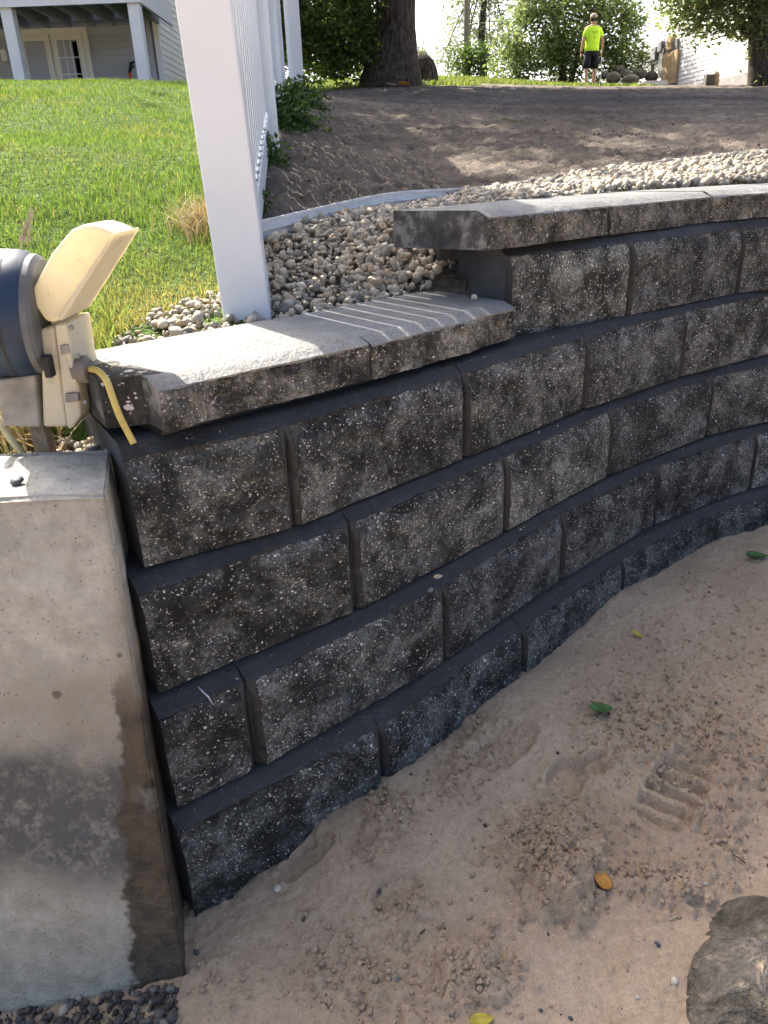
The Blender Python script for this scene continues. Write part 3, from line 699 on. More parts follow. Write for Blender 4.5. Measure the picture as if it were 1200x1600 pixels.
# cap stones: rough front, bevelled top edge, broad flat top
def cap_stone(fl, fr, br, bl, zt, th, seed, left_smooth=True, mat='cap', amp=0.010, nu=110, plain_front=False):
    fl, fr, br, bl = [np.array(q, float) for q in (fl, fr, br, bl)]
    t = fr - fl; L = np.linalg.norm(t); t /= L; n = np.array([t[1], -t[0]])
    chh, chd = (0.013, 0.03)
    s = np.linspace(0, 1, nu); w = np.unique(np.concatenate([[0, chh * 0.5, chh], np.linspace(chh, th, 22)]))
    S, W = np.meshgrid(s, w)
    e1 = np.minimum(S, 1 - S) * L
    off = -chd * np.clip(1 - W / chh, 0, 1)
    inner = np.clip((W - chh) / 0.008, -0.1, 1)
    face = np.clip(inner + 0.35 * fbm(S * L * 60, W * 60, octv=3, seed=seed), 0, 1) * (inner > 0)
    rel = fbm(S * L * 8, W * 12, octv=3, seed=seed + 1) + np.abs(fbm(S * L * 30, W * 34, octv=4, seed=seed + 2, gain=0.6)) + 0.25 * fbm(S * L * 110, W * 110, octv=2, seed=seed + 3)
    if plain_front: off = off * 0; rel = rel * 0.0; face = face * 0 + 1
    ends = np.clip(e1 / 0.006, 0, 1)
    off = off + np.clip(inner, 0, 1) * amp * (rel - 0.2) - (1 - ends) * 0.004
    wav = 0.002 * fbm(S * L * 30, W * 5, octv=3, seed=seed + 8) * (np.abs(W - chh * 0.5) < chh)
    Pxy = fl[None, None] + (fr - fl)[None, None] * S[..., None] + n[None, None] * (off + wav)[..., None]
    V = np.concatenate([Pxy, (zt - W)[..., None]], -1).reshape(-1, 3).tolist(); FA = face.ravel().tolist()
    a, b = S.shape; ii = np.arange(a * b).reshape(a, b)
    F = np.stack([ii[:-1, :-1], ii[1:, :-1], ii[1:, 1:], ii[:-1, 1:]], -1).reshape(-1, 4).tolist(); nf = len(F)
    def add(x, y, z): V.append([x, y, z]); FA.append(0.0); return len(V) - 1
    tb = [add(*(bl + (br - bl) * q), zt) for q in s]; bb = [add(*(bl + (br - bl) * q), zt - th) for q in s]
    for j in range(b - 1):
        F.append([ii[0, j], ii[0, j + 1], tb[j + 1], tb[j]]); F.append([ii[-1, j + 1], ii[-1, j], bb[j], bb[j + 1]])
    ns = len(F)
    F.append([tb[0], bb[0]] + ii[::-1, 0].tolist()); F.append([bb[-1], tb[-1]] + ii[:, -1].tolist()); F.append([tb[0], tb[-1], bb[-1], bb[0]])
    ob = mesh_obj('cap_stone', V, F, M[mat], wall, attrs={'face': FA}); me = ob.data
    me.materials.append(M['cap_side'])
    sm = np.zeros(len(me.polygons), bool); sm[:nf] = True; me.polygons.foreach_set('use_smooth', sm)
    mi = np.zeros(len(me.polygons), np.int32); mi[ns:] = 1; me.polygons.foreach_set('material_index', mi)
    me.set_sharp_from_angle(angle=math.radians(40))
    return ob
def back(P, Q, d):
    t = np.array(Q) - np.array(P); t = t / np.linalg.norm(t); return np.array([-t[1], t[0]]) * d
zc = -0.275; tc = 0.077
a0, a1, a2 = np.array([-0.330, 1.118]), np.array([-0.0105, 1.391]), np.array([0.312, 1.722])
k1 = back(a0, a1, 0.31); k2 = back(a1, a2, 0.31); km = (k1 + k2) / 2
cap_stone(a0, a1 - (a1 - a0) * 0.007, a1 + km * 1.0, a0 + k1 + np.array([0.01, 0.0]), zc, tc, 501)
cap_stone(a1 + (a2 - a1) * 0.007, a2, a2 + k2 + np.array([0.045, 0.03]), a1 + km * 1.0 + np.array([0.002, 0.002]), zc - 0.002, tc, 517)
o = cap_stone((-0.425, 1.140), (-0.334, 1.172), a0 + k1 + np.array([0.008, 0.0]), (-0.545, 1.335), zc + 0.0005, tc, 533, mat='sawn', amp=0.0, plain_front=True)
o['label'] = 'sawn end piece of the lower cap with pale stones in its dark cut face'
zu, tu = -0.086, 0.08
ups = [np.array([0.246, 1.722]), np.array([0.585, 2.0])]
for w_ in (0.4617,) * 6: ups.append(walk(ups[-1], -0.0, w_))
pb = np.array([0.048, 1.885])
for i in range(len(ups) - 1):
    kA = back(ups[max(i - 1, 0)], ups[i + 1], 0.31); kB = back(ups[i], ups[min(i + 2, len(ups) - 1)], 0.31)
    bl = pb if i == 0 else ups[i] + kA
    ins = (ups[i + 1] - ups[i]) * 0.005
    cap_stone(ups[i] + (ins if i else 0), ups[i + 1] - ins, ups[i + 1] + kB, bl + (np.array([0.002, 0.002]) if i else 0), zu - 0.001 * (i % 2), tu, 550 + i * 11)
# black adhesive filler under the caps, standing in for the shadow in the gap
mb = MB()
mb.prism([(*(a0 + k1 * 0.1 + (a1 - a0) * 0.02), 0), (*(a1 + k1 * 0.1), 0), (*(a2 + k2 * 0.1), 0), (*(a2 + k2 * 0.85), 0), (*(a1 + km * 0.85), 0), (*(a0 + k1 * 0.85), 0)], (0, 0, zc - tc + 0.003), (0, 0, ZT['A'] - 0.001))
mb.build('adhesive_shadow_filler', M['black'], wall)

# ------------------------------------------------------------------ old concrete wall
tz = -0.40
ctop = [(-0.389, 0.991), (-0.442, 1.182), (-4.0, 1.25), (-4.0, 0.98)]
cbot = [(-0.350, 0.815), (-0.43, 1.16), (-4.0, 1.23), (-4.0, 0.70)]
NX, NZ = 70, 60
cv, cf = [], []
def cgrid(A, B, C, D, nx, nz, nrm, amp, sd, grade=1.0):
    """A,B bottom; D,C top; nrm pushes"""
    A, B, C, D = [np.array(q, float) for q in (A, B, C, D)]
    s, w = np.meshgrid(np.linspace(0, 1, nx) ** grade, np.linspace(0, 1, nz))
    P = (A * (1 - s)[..., None] + B * s[..., None]) * (1 - w)[..., None] + (D * (1 - s)[..., None] + C * s[..., None]) * w[..., None]
    e = np.minimum(np.minimum(s, 1 - s) * 40, np.minimum(w, 1 - w) * 14); e = np.clip(e, 0, 1)
    d = amp * fbm(P[..., 0] * 9 + P[..., 1] * 9, P[..., 1] * 7, P[..., 2] * 9, octv=5, seed=sd, gain=0.6)
    P = P + np.array(nrm)[None, None] * (d * (0.25 + 0.75 * e))[..., None] - np.array(nrm)[None, None] * ((1 - e) * amp * 0.6)[..., None]
    b = len(cv); cv.extend(P.reshape(-1, 3).tolist()); k = np.arange(nx * nz).reshape(nz, nx) + b
    cf.extend(np.stack([k[:-1, :-1], k[:-1, 1:], k[1:, 1:], k[1:, :-1]], -1).reshape(-1, 4).tolist())
zb_ = -1.30
def C3d(q, z): return (q[0], q[1], z)
cgrid(C3d(cbot[0], zb_), C3d(cbot[3], zb_), C3d(ctop[3], tz), C3d(ctop[0], tz), 130, 90, (0, -1, 0.15), 0.010, 61, 2.6)
cgrid(C3d(cbot[1], zb_), C3d(cbot[0], zb_), C3d(ctop[0], tz), C3d(ctop[1], tz), 26, 80, (1, 0.1, 0), 0.005, 62)
cgrid(C3d(ctop[0], tz), C3d(ctop[3], tz), C3d(ctop[2], tz - 0.005), C3d(ctop[1], tz), 130, 26, (0, 0, 1), 0.011, 63, 2.6)
cgrid(C3d(cbot[2], zb_), C3d(cbot[1], zb_), C3d(ctop[1], tz), C3d(ctop[2], tz), 40, 12, (0, 1, 0), 0.004, 64, 1.0)
me_o = mesh_obj('concrete_wall', cv, cf, M['conc'], smooth=True)
bm = bmesh.new(); bm.from_mesh(me_o.data); bmesh.ops.remove_doubles(bm, verts=bm.verts, dist=0.0008); bmesh.ops.recalc_face_normals(bm, faces=bm.faces); bm.to_mesh(me_o.data); bm.free()
me_o.data.set_sharp_from_angle(angle=math.radians(55))
tag(me_o, 'old poured concrete wall end with damp brown stain beside the block wall', 'concrete wall')

# ------------------------------------------------------------------ stones
def ico(sub):
    bm = bmesh.new(); bmesh.ops.create_icosphere(bm, subdivisions=sub, radius=1)
    v = np.array([q.co[:] for q in bm.verts]); f = np.array([[q.index for q in t.verts] for t in bm.faces]); bm.free(); return v, f
IV, IF = ico(2)
def rot_rand(n):
    q = RNG.normal(size=(n, 4)); q /= np.linalg.norm(q, axis=1)[:, None]; w, x, y, z = q.T
    return np.stack([np.stack([1 - 2 * (y * y + z * z), 2 * (x * y - z * w), 2 * (x * z + y * w)], -1), np.stack([2 * (x * y + z * w), 1 - 2 * (x * x + z * z), 2 * (y * z - x * w)], -1), np.stack([2 * (x * z - y * w), 2 * (y * z + x * w), 1 - 2 * (x * x + y * y)], -1)], 1)
SHAPES = []
for k in range(8):
    r = 1 + 0.22 * fbm(IV[:, 0] * 1.3 + k * 7, IV[:, 1] * 1.3, IV[:, 2] * 1.3, octv=2, seed=70 + k)
    s = np.array([1.0, random.uniform(0.7, 0.95), random.uniform(0.45, 0.75)])
    SHAPES.append(IV * r[:, None] * s)
def stones(name, pos, size, mat, label, cat, tilt=0.6, angular=False):
    n = len(pos); R = rot_rand(n)
    flat = np.zeros((n, 3, 3)); a = RNG.uniform(0, 2 * math.pi, n); flat[:, 0, 0] = np.cos(a); flat[:, 0, 1] = -np.sin(a); flat[:, 1, 0] = np.sin(a); flat[:, 1, 1] = np.cos(a); flat[:, 2, 2] = 1
    use = RNG.uniform(size=n) < tilt; R = np.where(use[:, None, None], R, flat)
    k = RNG.integers(0, len(SHAPES), n); sh = np.stack(SHAPES)[k]
    if angular: sh = np.sign(sh) * np.abs(sh) ** 0.8 * (1 + 0.25 * RNG.normal(size=sh.shape[:2])[..., None] * 0.5)
    V = np.einsum('nij,nvj->nvi', R, sh) * size[:, None, None] + pos[:, None, :]
    nv = sh.shape[1]; F = IF[None] + (np.arange(n) * nv)[:, None, None]
    rnd = np.repeat(RNG.uniform(size=n), nv)
    o = mesh_obj(name, V.reshape(-1, 3), F.reshape(-1, 3), mat, smooth=not angular, attrs={'rnd': rnd})
    return tag(o, label, cat, kind='stuff')
capback = lambda x: np.where(x < 0.05, 1.64 + (x + 0.23) * 0.82, wl(x) + 0.41)
gx = RNG.uniform(-0.62, 2.3, 62000); gy = RNG.uniform(1.35, 4.2, 62000)
bk = np.where(gx < 0.06, 1.63 + (gx + 0.23) * 0.84, wl(gx) + 0.40)
okk = (gy > bk) & (gy < edge_y(gx) - 0.012) & (gx > fence_x(gy) - 0.28 * sstep(2.0, 1.55, gy) + 0.02)
okk |= (gx > -0.02) & (gx < 0.2) & (gy > 1.87 + (gx) * 0.5) & (gy < 2.3) & (gy > 1.63 + (gx + 0.23) * 0.84)
okk &= ~((np.abs(gx + 0.285) < 0.05) & (np.abs(gy - 1.73) < 0.05))
gx, gy = gx[okk], gy[okk]
pr = np.clip(1.0 - (gx - 1.6) * 0.6, 0.25, 1); kk = RNG.uniform(size=len(gx)) < pr; gx, gy = gx[kk], gy[kk]
ex_, ey_ = RNG.uniform(-0.05, 0.24, 900), RNG.uniform(1.84, 2.18, 900); eo = (ey_ > 1.66 + (ex_ + 0.23) * 0.84) & (ey_ < 2.02 + 0.9 * (0.12 - ex_)); gx = np.concatenate([gx, ex_[eo]]); gy = np.concatenate([gy, ey_[eo]])
gz = G(gx, gy) + RNG.uniform(-0.016, 0.008, len(gx)) + np.where(gx > 0.3, 0.012, 0)
gs = RNG.gamma(5, 0.00145, len(gx)).clip(0.003, 0.0145)
near = (gy < 2.35) & (RNG.uniform(size=len(gx)) < 0.75)
stones('gravel', np.stack([gx, gy, gz], 1)[near], gs[near], M['gravel'], 'grey and tan river pebbles heaped behind the lower caps', 'gravel')
FAR_G = (np.stack([gx, gy, gz], 1)[~near], gs[~near])
# pebbles behind the concrete wall under the outlet box
n = 260; px_ = RNG.uniform(-0.62, -0.45, n); py_ = RNG.uniform(1.2, 1.34, n)
okp = (px_ < -0.42 - (py_ - 1.18) * 0.35)
px_, py_ = px_[okp], py_[okp]
stones('pebble_pocket', np.stack([px_, py_, -0.435 + RNG.uniform(-0.03, 0.012, len(px_)) - (px_ + 0.52) * -0.1], 1), RNG.uniform(0.008, 0.015, len(px_)), M['gravel'], 'small pocket of pale pebbles behind the concrete wall below the outlet', 'gravel')
n = 1700; px_ = RNG.uniform(-0.9, -0.36, n); py_ = 0.815 + (px_ + 0.35) * 0.03 - RNG.uniform(-0.012, 0.12, n)
stones('dark_gravel', np.stack([px_, py_, sbase(px_, py_) + RNG.uniform(-0.01, 0.012, n)], 1), RNG.gamma(3, 0.0015, n).clip(0.002, 0.010), M['dark_gravel'], 'dark crushed stone along the foot of the concrete wall', 'gravel', 0.9, True)

# ------------------------------------------------------------------ aluminium edging strip
pts = []
for i in range(len(EDGE) - 1):
    for q in np.linspace(0, 1, 8, endpoint=False): pts.append(np.array(EDGE[i]) * (1 - q) + np.array(EDGE[i + 1]) * q)
pts.append(np.array(EDGE[-1]))
pts = [q - np.array([0, 0, 0.03 * sstep(0.0, 0.5, q[0])]) for q in pts]
for _ in range(4):
    p2 = [pts[0]] + [(pts[i - 1] + 2 * pts[i] + pts[i + 1]) / 4 for i in range(1, len(pts) - 1)] + [pts[-1]]; pts = p2
def strip(profile, name, parent, mat):
    V, F = [], []
    k = len(profile)
    for i, q in enumerate(pts):
        t = pts[min(i + 1, len(pts) - 1)] - pts[max(i - 1, 0)]; n_ = np.array([t[1], -t[0], 0]); n_ /= np.linalg.norm(n_)
        for a, b in profile: V.append(q + n_ * a + np.array([0, 0, b]))
    for i in range(len(pts) - 1):
        for j in range(k): F.append((i * k + j, i * k + (j + 1) % k, (i + 1) * k + (j + 1) % k, (i + 1) * k + j))
    F += [tuple(range(k)), tuple(range(len(pts) * k - k, len(pts) * k))]
    return mesh_obj(name, V, F, mat, parent)
ed = thing('edging_strip', 'silver metal landscape edging between the pebbles and the bare soil', 'edging', tuple(EDGE[0]))
ed.location = (0, 0, 0)
strip([(0, -0.09), (0.003, -0.09), (0.003, 0.026), (0.0, 0.026)], 'upright', ed, M['alu'])
strip([(0.003, 0.026), (0.007, 0.024), (0.007, 0.031), (-0.004, 0.031), (-0.004, 0.026)], 'top_bead', ed, M['alu'])
strip([(0.0031, 0.000), (0.009, 0.003), (0.009, 0.010), (0.0031, 0.013)], 'rib', ed, M['alu'])

# ------------------------------------------------------------------ white vinyl fence
FDIR = np.array([-0.080, 1.0]); FDIR /= np.linalg.norm(FDIR); FANG = math.atan2(FDIR[1], FDIR[0]) - math.pi / 2
P1 = np.array([-0.285, 1.735]); PY = [0.0, 1.83, 3.66, 5.49]
fence = thing('picket_fence', 'white vinyl picket fence running from the wall up the slope', 'fence', (P1[0], P1[1], -0.28), FANG)
def floc(d): return P1 + FDIR * d
def fz(d): q = floc(d); return g1(q[0], q[1])
z0 = -0.28
def fpart(mb, name, **kw): return mb.build(name, M['vinyl'], fence, **kw)
FH = 1.22
for i, d in enumerate(PY):
    b = fz(d) - z0 - 0.12; tp = fz(d) - z0 + FH + 0.12
    mb = MB(); mb.box((0, d, (b + tp) / 2), (0.102, 0.102, tp - b)); po = fpart(mb, 'post', bevel=0.006, seg=3)
    if i == 0: po.rotation_euler = (0, -0.032, 0)
    mb = MB(); mb.box((0, d, tp + 0.008), (0.125, 0.125, 0.016))
    mb.add([(-.055, d - .055, tp + .016), (.055, d - .055, tp + .016), (.055, d + .055, tp + .016), (-.055, d + .055, tp + .016), (0, d, tp + .06)], [(0, 1, 4), (1, 2, 4), (2, 3, 4), (3, 0, 4)])
    c = mb.build('post_cap', M['vinyl'], po, bevel=0.003)
for i in range(3):
    da, db = PY[i] + 0.052, PY[i + 1] - 0.052
    za, zb2 = fz(PY[i]) - z0, fz(PY[i + 1]) - z0
    for hh, nm in ((0.09, 'bottom_rail'), (FH - 0.05, 'top_rail')):
        mb = MB(); a, b = (da, za + hh), (db, zb2 + hh); hw, ht = 0.02, 0.045
        mb.add([(s * hw, y, z + k * ht) for (y, z) in (a, b) for k in (-1, 1) for s in (-1, 1)], [(0, 1, 3, 2), (4, 6, 7, 5), (0, 4, 5, 1), (2, 3, 7, 6), (0, 2, 6, 4), (1, 5, 7, 3)])
        fpart(mb, nm, bevel=0.003)
    n = 17; pitch = (db - da) / n
    me_p = None
    for k in range(n):
        y = da + pitch * (k + 0.5); f = (y - PY[i]) / (PY[i + 1] - PY[i]); zz = za + (zb2 - za) * f
        if me_p is None:
            mb = MB(); mb.box((0, 0, (FH - 0.08) / 2), (0.020, 0.064, FH - 0.08)); o = mb.build('picket', M['vinyl'], fence, bevel=0.003); me_p = o.data
        else:
            o = bpy.data.objects.new('picket', me_p); link(o, fence)
            md = o.modifiers.new('bevel', 'BEVEL'); md.width = 0.003; md.segments = 2
        o.location = (0, y, zz + 0.10)
    # little moulded collars where the pickets enter the bottom rail
    if i == 0:
        for k in range(n):
            y = da + pitch * (k + 0.5); f = (y - PY[i]) / (PY[i + 1] - PY[i]); zz = za + (zb2 - za) * f
            mb = MB(); mb.box((0, y, zz + 0.141), (0.034, 0.074, 0.012)); fpart(mb, 'picket_collar', bevel=0.002)
# solid white panel beyond the far posts
q0 = at(452, 132, 11.0); q1 = at(470, 132, 12.4)
pn = MB()
prof = [(0, 0.12), (0.08, 0.03), (0.25, 0.0), (1.0, 0.0), (1.0, 1.75), (0, 1.75)]
dq = (q1 - q0)[:2]; dq_l = np.linalg.norm(dq); dqn = dq / dq_l; zg = g1(q0[0], q0[1]) + 0.05
pn.prism([(q0[0] + dqn[0] * s * dq_l, q0[1] + dqn[1] * s * dq_l, zg + h) for s, h in prof], (0, 0, 0), (0.05, 0.0, 0))
o = pn.build('privacy_panel', M['white_paint'], None, bevel=0.004)
tag(o, 'tall solid white panel standing behind the far end of the picket fence', 'panel')

# ------------------------------------------------------------------ outlet, blue housing, cord
YB = 1.235
def P(px, py, Y=YB): return at(px, py, Y)
hs = thing('blue_housing', 'round scuffed blue metal housing on a grey box and wooden stake', 'electrical housing', tuple(P(60, 700)))
hl = np.array(P(60, 700))
def loc_(q): return np.array(q) - hl
ax0 = loc_(P(62, 492, YB)); ax = np.array([1.0, 0.12, -0.08]); ax /= np.linalg.norm(ax); R0 = 0.098
axs = lambda d: ax0 + ax * d
mb = MB(); mb.tube([axs(-0.075), axs(-0.025), axs(-0.012), axs(-0.003)], [R0, R0, R0 * 0.985, R0 * 0.95], 40); mb.build('drum', M['blue'], hs, smooth=True).data.set_sharp_from_angle(angle=math.radians(50))
mb = MB(); mb.tube([axs(-0.004), axs(0.006), axs(0.012)], [R0 * 0.945, R0 * 0.93, R0 * 0.86], 40); mb.build('end_plate', M['endcap'], hs, smooth=True).data.set_sharp_from_angle(angle=math.radians(40))
mb = MB(); mb.tube([axs(-0.034), axs(-0.030)], [R0 * 1.006, R0 * 1.006], 40); mb.build('seam_band', M['black'], hs, smooth=False)
mb = MB(); mb.box(loc_(P(76, 572, YB - 0.06)), (0.012, 0.02, 0.034)); mb.build('latch', M['black'], hs, bevel=0.003)
poly = [loc_(P(*q)) for q in ((14, 582), (73, 574), (81, 654), (24, 652))]
mb = MB(); mb.prism(poly, (0, -0.05, 0), (0, 0.06, 0)); mb.build('lower_box', M['greybox'], hs, bevel=0.004)
mb = MB(); mb.box(loc_(P(62, 700)) + np.array([0, 0.02, 0.0]), (0.026, 0.03, 0.20)); mb.build('stake', M['wood_grey'], hs, bevel=0.002)

ob_ = thing('outlet_box', 'yellowed weatherproof outlet box with its cover flipped open', 'outlet box', tuple(P(105, 655))); hl = np.array(P(105, 655))
def pr(pts_, y0, y1, name, mat, bevel=0.004, parent=None):
    mb = MB(); mb.prism([loc_(P(*q)) for q in pts_], (0, y0, 0), (0, y1, 0)); return mb.build(name, mat, parent or ob_, bevel=bevel, seg=3)
pr([(79, 506), (101, 502), (121, 655), (83, 655)], -0.045, 0.055, 'back_box', M['plastic'], 0.006)
pr([(103, 499), (121, 497), (131, 560), (141, 600), (142, 636), (129, 656), (122, 656)], -0.05, 0.06, 'face_plate', M['plastic'], 0.004)
pr([(113, 529), (125, 527), (127, 541), (115, 543)], -0.054, -0.049, 'socket_slot', M['greybox'], 0.001)
pr([(121, 601), (141, 600), (142, 612), (122, 614)], -0.058, -0.049, 'lower_lip', M['greybox'], 0.001)
pr([(88, 484), (108, 484), (106, 507), (92, 508)], -0.03, 0.04, 'hinge', M['plastic'], 0.002)
cv_ = pr([(90, 494), (72, 466), (69, 446), (98, 392), (128, 356), (146, 348), (158, 347), (176, 352), (196, 361), (194, 370), (150, 440), (116, 487), (104, 496)], -0.05, 0.06, 'cover', M['plastic'], 0.010)
pr([(112, 486), (196, 359), (199, 362), (118, 491)], -0.058, 0.068, 'cover_rim', M['plastic'], 0.0015, cv_)
mb = MB(); mb.tube([loc_(P(118, 579, YB - 0.03)), loc_(P(138, 577, YB - 0.03)), loc_(P(143, 577, YB - 0.03))], [0.022, 0.022, 0.015], 18)
for q in ((111, 512), (121, 556), (133, 628)):
    c_ = loc_(P(*q, YB - 0.052)); sc_ = MB(); sc_.tube([c_ + np.array([0, 0.003, 0]), c_ + np.array([0, -0.002, 0])], [0.0042, 0.0036], 10); sc_.build('screw', M['grey_metal'], ob_)
plug = thing('extension_cord', 'dirty yellow cord with a brown plug drooping onto the top block', 'cord', tuple(P(130, 578, YB - 0.03)))
pq = np.array(P(130, 578, YB - 0.03)); mb.v = [tuple(np.array(q) + hl - pq) for q in mb.v]
o = mb.build('plug', M['plug'], plug, smooth=True); o.data.set_sharp_from_angle(angle=math.radians(40))
end = np.array([-0.362, 1.085, -0.358])
way = [P(138, 577, YB - 0.03), P(152, 579, YB - 0.07), P(166, 594, YB - 0.11), P(175, 618, YB - 0.122), P(186, 648, YB - 0.13), np.array(P(198, 672, YB - 0.132)), np.array(P(209, 693, YB - 0.135))]
way = [np.array(q) for q in way]
def smooth_path(w, n=8):
    out = []
    for i in range(len(w) - 1):
        p0, p1, p2, p3 = w[max(i - 1, 0)], w[i], w[i + 1], w[min(i + 2, len(w) - 1)]
        for t in np.linspace(0, 1, n, endpoint=False):
            out.append(0.5 * ((2 * p1) + (-p0 + p2) * t + (2 * p0 - 5 * p1 + 4 * p2 - p3) * t * t + (-p0 + 3 * p1 - 3 * p2 + p3) * t ** 3))
    return out + [w[-1]]
mb = MB(); mb.tube([q - pq for q in smooth_path(way)], 0.0052, 12); mb.build('cable', M['cord'], plug, smooth=True)

# ------------------------------------------------------------------ grass and plants
def blades(name, bx, by, bz, h, w, mat, dry, lean=0.45, seg=3, parent=None, direction=None):
    n = len(bx); a = RNG.uniform(0, 2 * math.pi, n); la = RNG.uniform(0, 2 * math.pi, n) if direction is None else direction
    ln = np.abs(RNG.normal(0, lean, n)) * h
    V = np.zeros((n, seg * 2 + 1, 3))
    for s in range(seg + 1):
        t = s / seg; cx = bx + np.cos(la) * ln * t * t; cy = by + np.sin(la) * ln * t * t; cz = bz + h * (t - 0.22 * t * t * (ln / h))
        if s < seg:
            ww = w * (1 - 0.75 * t ** 1.5) * 0.5
            V[:, 2 * s] = np.stack([cx - np.cos(a) * ww, cy - np.sin(a) * ww, cz], 1); V[:, 2 * s + 1] = np.stack([cx + np.cos(a) * ww, cy + np.sin(a) * ww, cz], 1)
        else: V[:, 2 * s] = np.stack([cx, cy, cz], 1)
    f = []
    for s in range(seg - 1): f += [(2 * s, 2 * s + 1, 2 * s + 3), (2 * s, 2 * s + 3, 2 * s + 2)]
    f.append((2 * seg - 2, 2 * seg - 1, 2 * seg))
    F = np.array(f)[None] + (np.arange(n) * (2 * seg + 1))[:, None, None]
    k = 2 * seg + 1
    return mesh_obj(name, V.reshape(-1, 3), F.reshape(-1, 3), mat, parent, attrs={'rnd': np.repeat(RNG.uniform(size=n), k), 'dry': np.repeat(dry, k)})
N = 210000
d_ = np.exp(RNG.uniform(math.log(1.25), math.log(14), N)); a_ = np.radians(RNG.uniform(-50, 2, N))
bx, by = d_ * np.sin(a_), d_ * np.cos(a_)
lim = fence_x(by) - np.where(by < 2.0, 0.05 + 0.25 * sstep(1.95, 1.5, by), 0.0)
ok = (bx < lim + 0.02) & (by > np.where(bx > -0.6, 1.64 + (bx + 0.23) * 0.84 + 0.07, 1.36)) & (bx > -9)
bx, by, d_ = bx[ok], by[ok], d_[ok]
bz = G(bx, by) + fbm(bx * 1.4, by * 1.4, seed=6) * 0.03 - 0.01
edge_dry = np.exp(-((bx + 0.43) ** 2 / 0.012 + (by - 1.72) ** 2 / 0.05))
dry = np.clip(edge_dry * 1.1 + 0.35 * sstep(0.25, 0.6, fbm(bx * 3, by * 3, seed=33)) + np.where(RNG.uniform(size=len(bx)) < 0.06, 0.8, 0), 0, 1) * RNG.uniform(0.3, 1, len(bx))
tuft = 0.72 + 0.3 * sstep(-0.2, 0.5, fbm(bx * 5, by * 5, seed=34)) + 0.2 * sstep(0.0, 0.5, fbm(bx * 1.3, by * 1.3, seed=35))
h = RNG.uniform(0.026, 0.048, len(bx)) * tuft * (1 - 0.45 * edge_dry)
nr = d_ < 3.2
for sel, nm, sg, lb in ((nr, 'lawn_grass', 3, 'bright sunlit lawn grass close behind the outlet and near post'), (~nr, 'lawn_grass', 2, 'bright sunlit lawn grass on the upper slope below the grey house')):
    tag(blades(nm, bx[sel], by[sel], bz[sel], h[sel], (0.0021 + 0.00055 * d_)[sel], M['grass'], dry[sel], 0.5, sg), lb, 'grass', kind='stuff')
# far strip of lawn beyond the soil
N = 26000
bx = RNG.uniform(-6, 11, N); by = RNG.uniform(18, 34, N)
fg = by > 18.5 + 1.2 * fbm(bx * 0.25, by * 0.25, seed=5) + np.where(bx > 2.5, 5.5, 0) + np.where(bx > 8, 12, 0)
bx, by = bx[fg], by[fg]
tag(blades('far_lawn_grass', bx, by, G(bx, by), RNG.uniform(0.06, 0.13, len(bx)), 0.03, M['grass'], RNG.uniform(0, 0.3, len(bx)), 0.5, 2), 'strip of lawn grass beyond the bare soil', 'grass', kind='stuff')
# taller grass in the hollow behind the outlet
n = 420; bx = RNG.normal(-0.66, 0.14, n); by = RNG.normal(1.48, 0.07, n); bz = G(bx, by) - 0.01
kx = (by > 1.36) & (bx < -0.52)
bx, by, bz = bx[kx], by[kx], bz[kx]
tag(blades('tall_grass', bx, by, bz, RNG.uniform(0.1, 0.24, len(bx)), 0.0045, M['grass'], RNG.uniform(0, 0.35, len(bx)), 0.6, 4), 'tall dark green grass tuft behind the blue housing', 'grass tuft')
n = 130; bx = RNG.normal(-0.64, 0.05, n); by = RNG.normal(1.36, 0.03, n)
tag(blades('dry_weed', bx, by, np.full(n, -0.46), RNG.uniform(0.06, 0.2, n), 0.005, M['straw'], RNG.uniform(0, 0.6, n), 0.9, 4), 'dry straw coloured blades by the wooden stake at the left edge', 'dry grass')
n = 420; bx = RNG.normal(-0.47, 0.04, n); by = RNG.normal(2.3, 0.06, n)
tag(blades('dead_grass_tuft', bx, by, G(bx, by) - 0.01, RNG.uniform(0.05, 0.11, n), 0.003, M['straw'], RNG.uniform(0, 0.5, n), 1.1, 4), 'brown dead grass clump against the near fence post', 'dead grass')
# one stiff stalk and a seed head
root = thing('seed_head_stalk', 'single tall grass stalk with a pale seed head above the blue housing', 'grass stalk', tuple(at(25, 470, 1.5)))
rl = np.array(at(25, 470, 1.5)); sp = [np.array(at(*q, 1.5)) - rl for q in ((25, 470), (30, 400), (40, 362), (50, 330))]
mb = MB(); mb.tube(smooth_path(sp), 0.0018, 6); mb.build('stem', M['stalk'], root)
mb = MB()
for k in range(46):
    t = random.uniform(0.35, 1.0); q = sp[1] + (sp[3] - sp[1]) * t; an = random.uniform(0, 6.28); r = 0.010 * (1.15 - t)
    c = q + np.array([math.cos(an) * r, math.sin(an) * r, 0]); mb.tube([c - np.array([0, 0, 0.006]), c, c + np.array([0.001, 0, 0.008])], [0.0008, 0.0026, 0.0006], 5)
mb.build('seed_head', M['stalk'], root)
mb = MB(); st = [np.array(at(*q, 1.2)) for q in ((-30, 615), (20, 690), (48, 722))]; mb.tube(st, [0.007, 0.006, 0.005], 7)
tag(mb.build('plant_stalk', M['stalk'], None, smooth=True), 'thick pale leaning stalk at the left edge above the concrete', 'stalk')
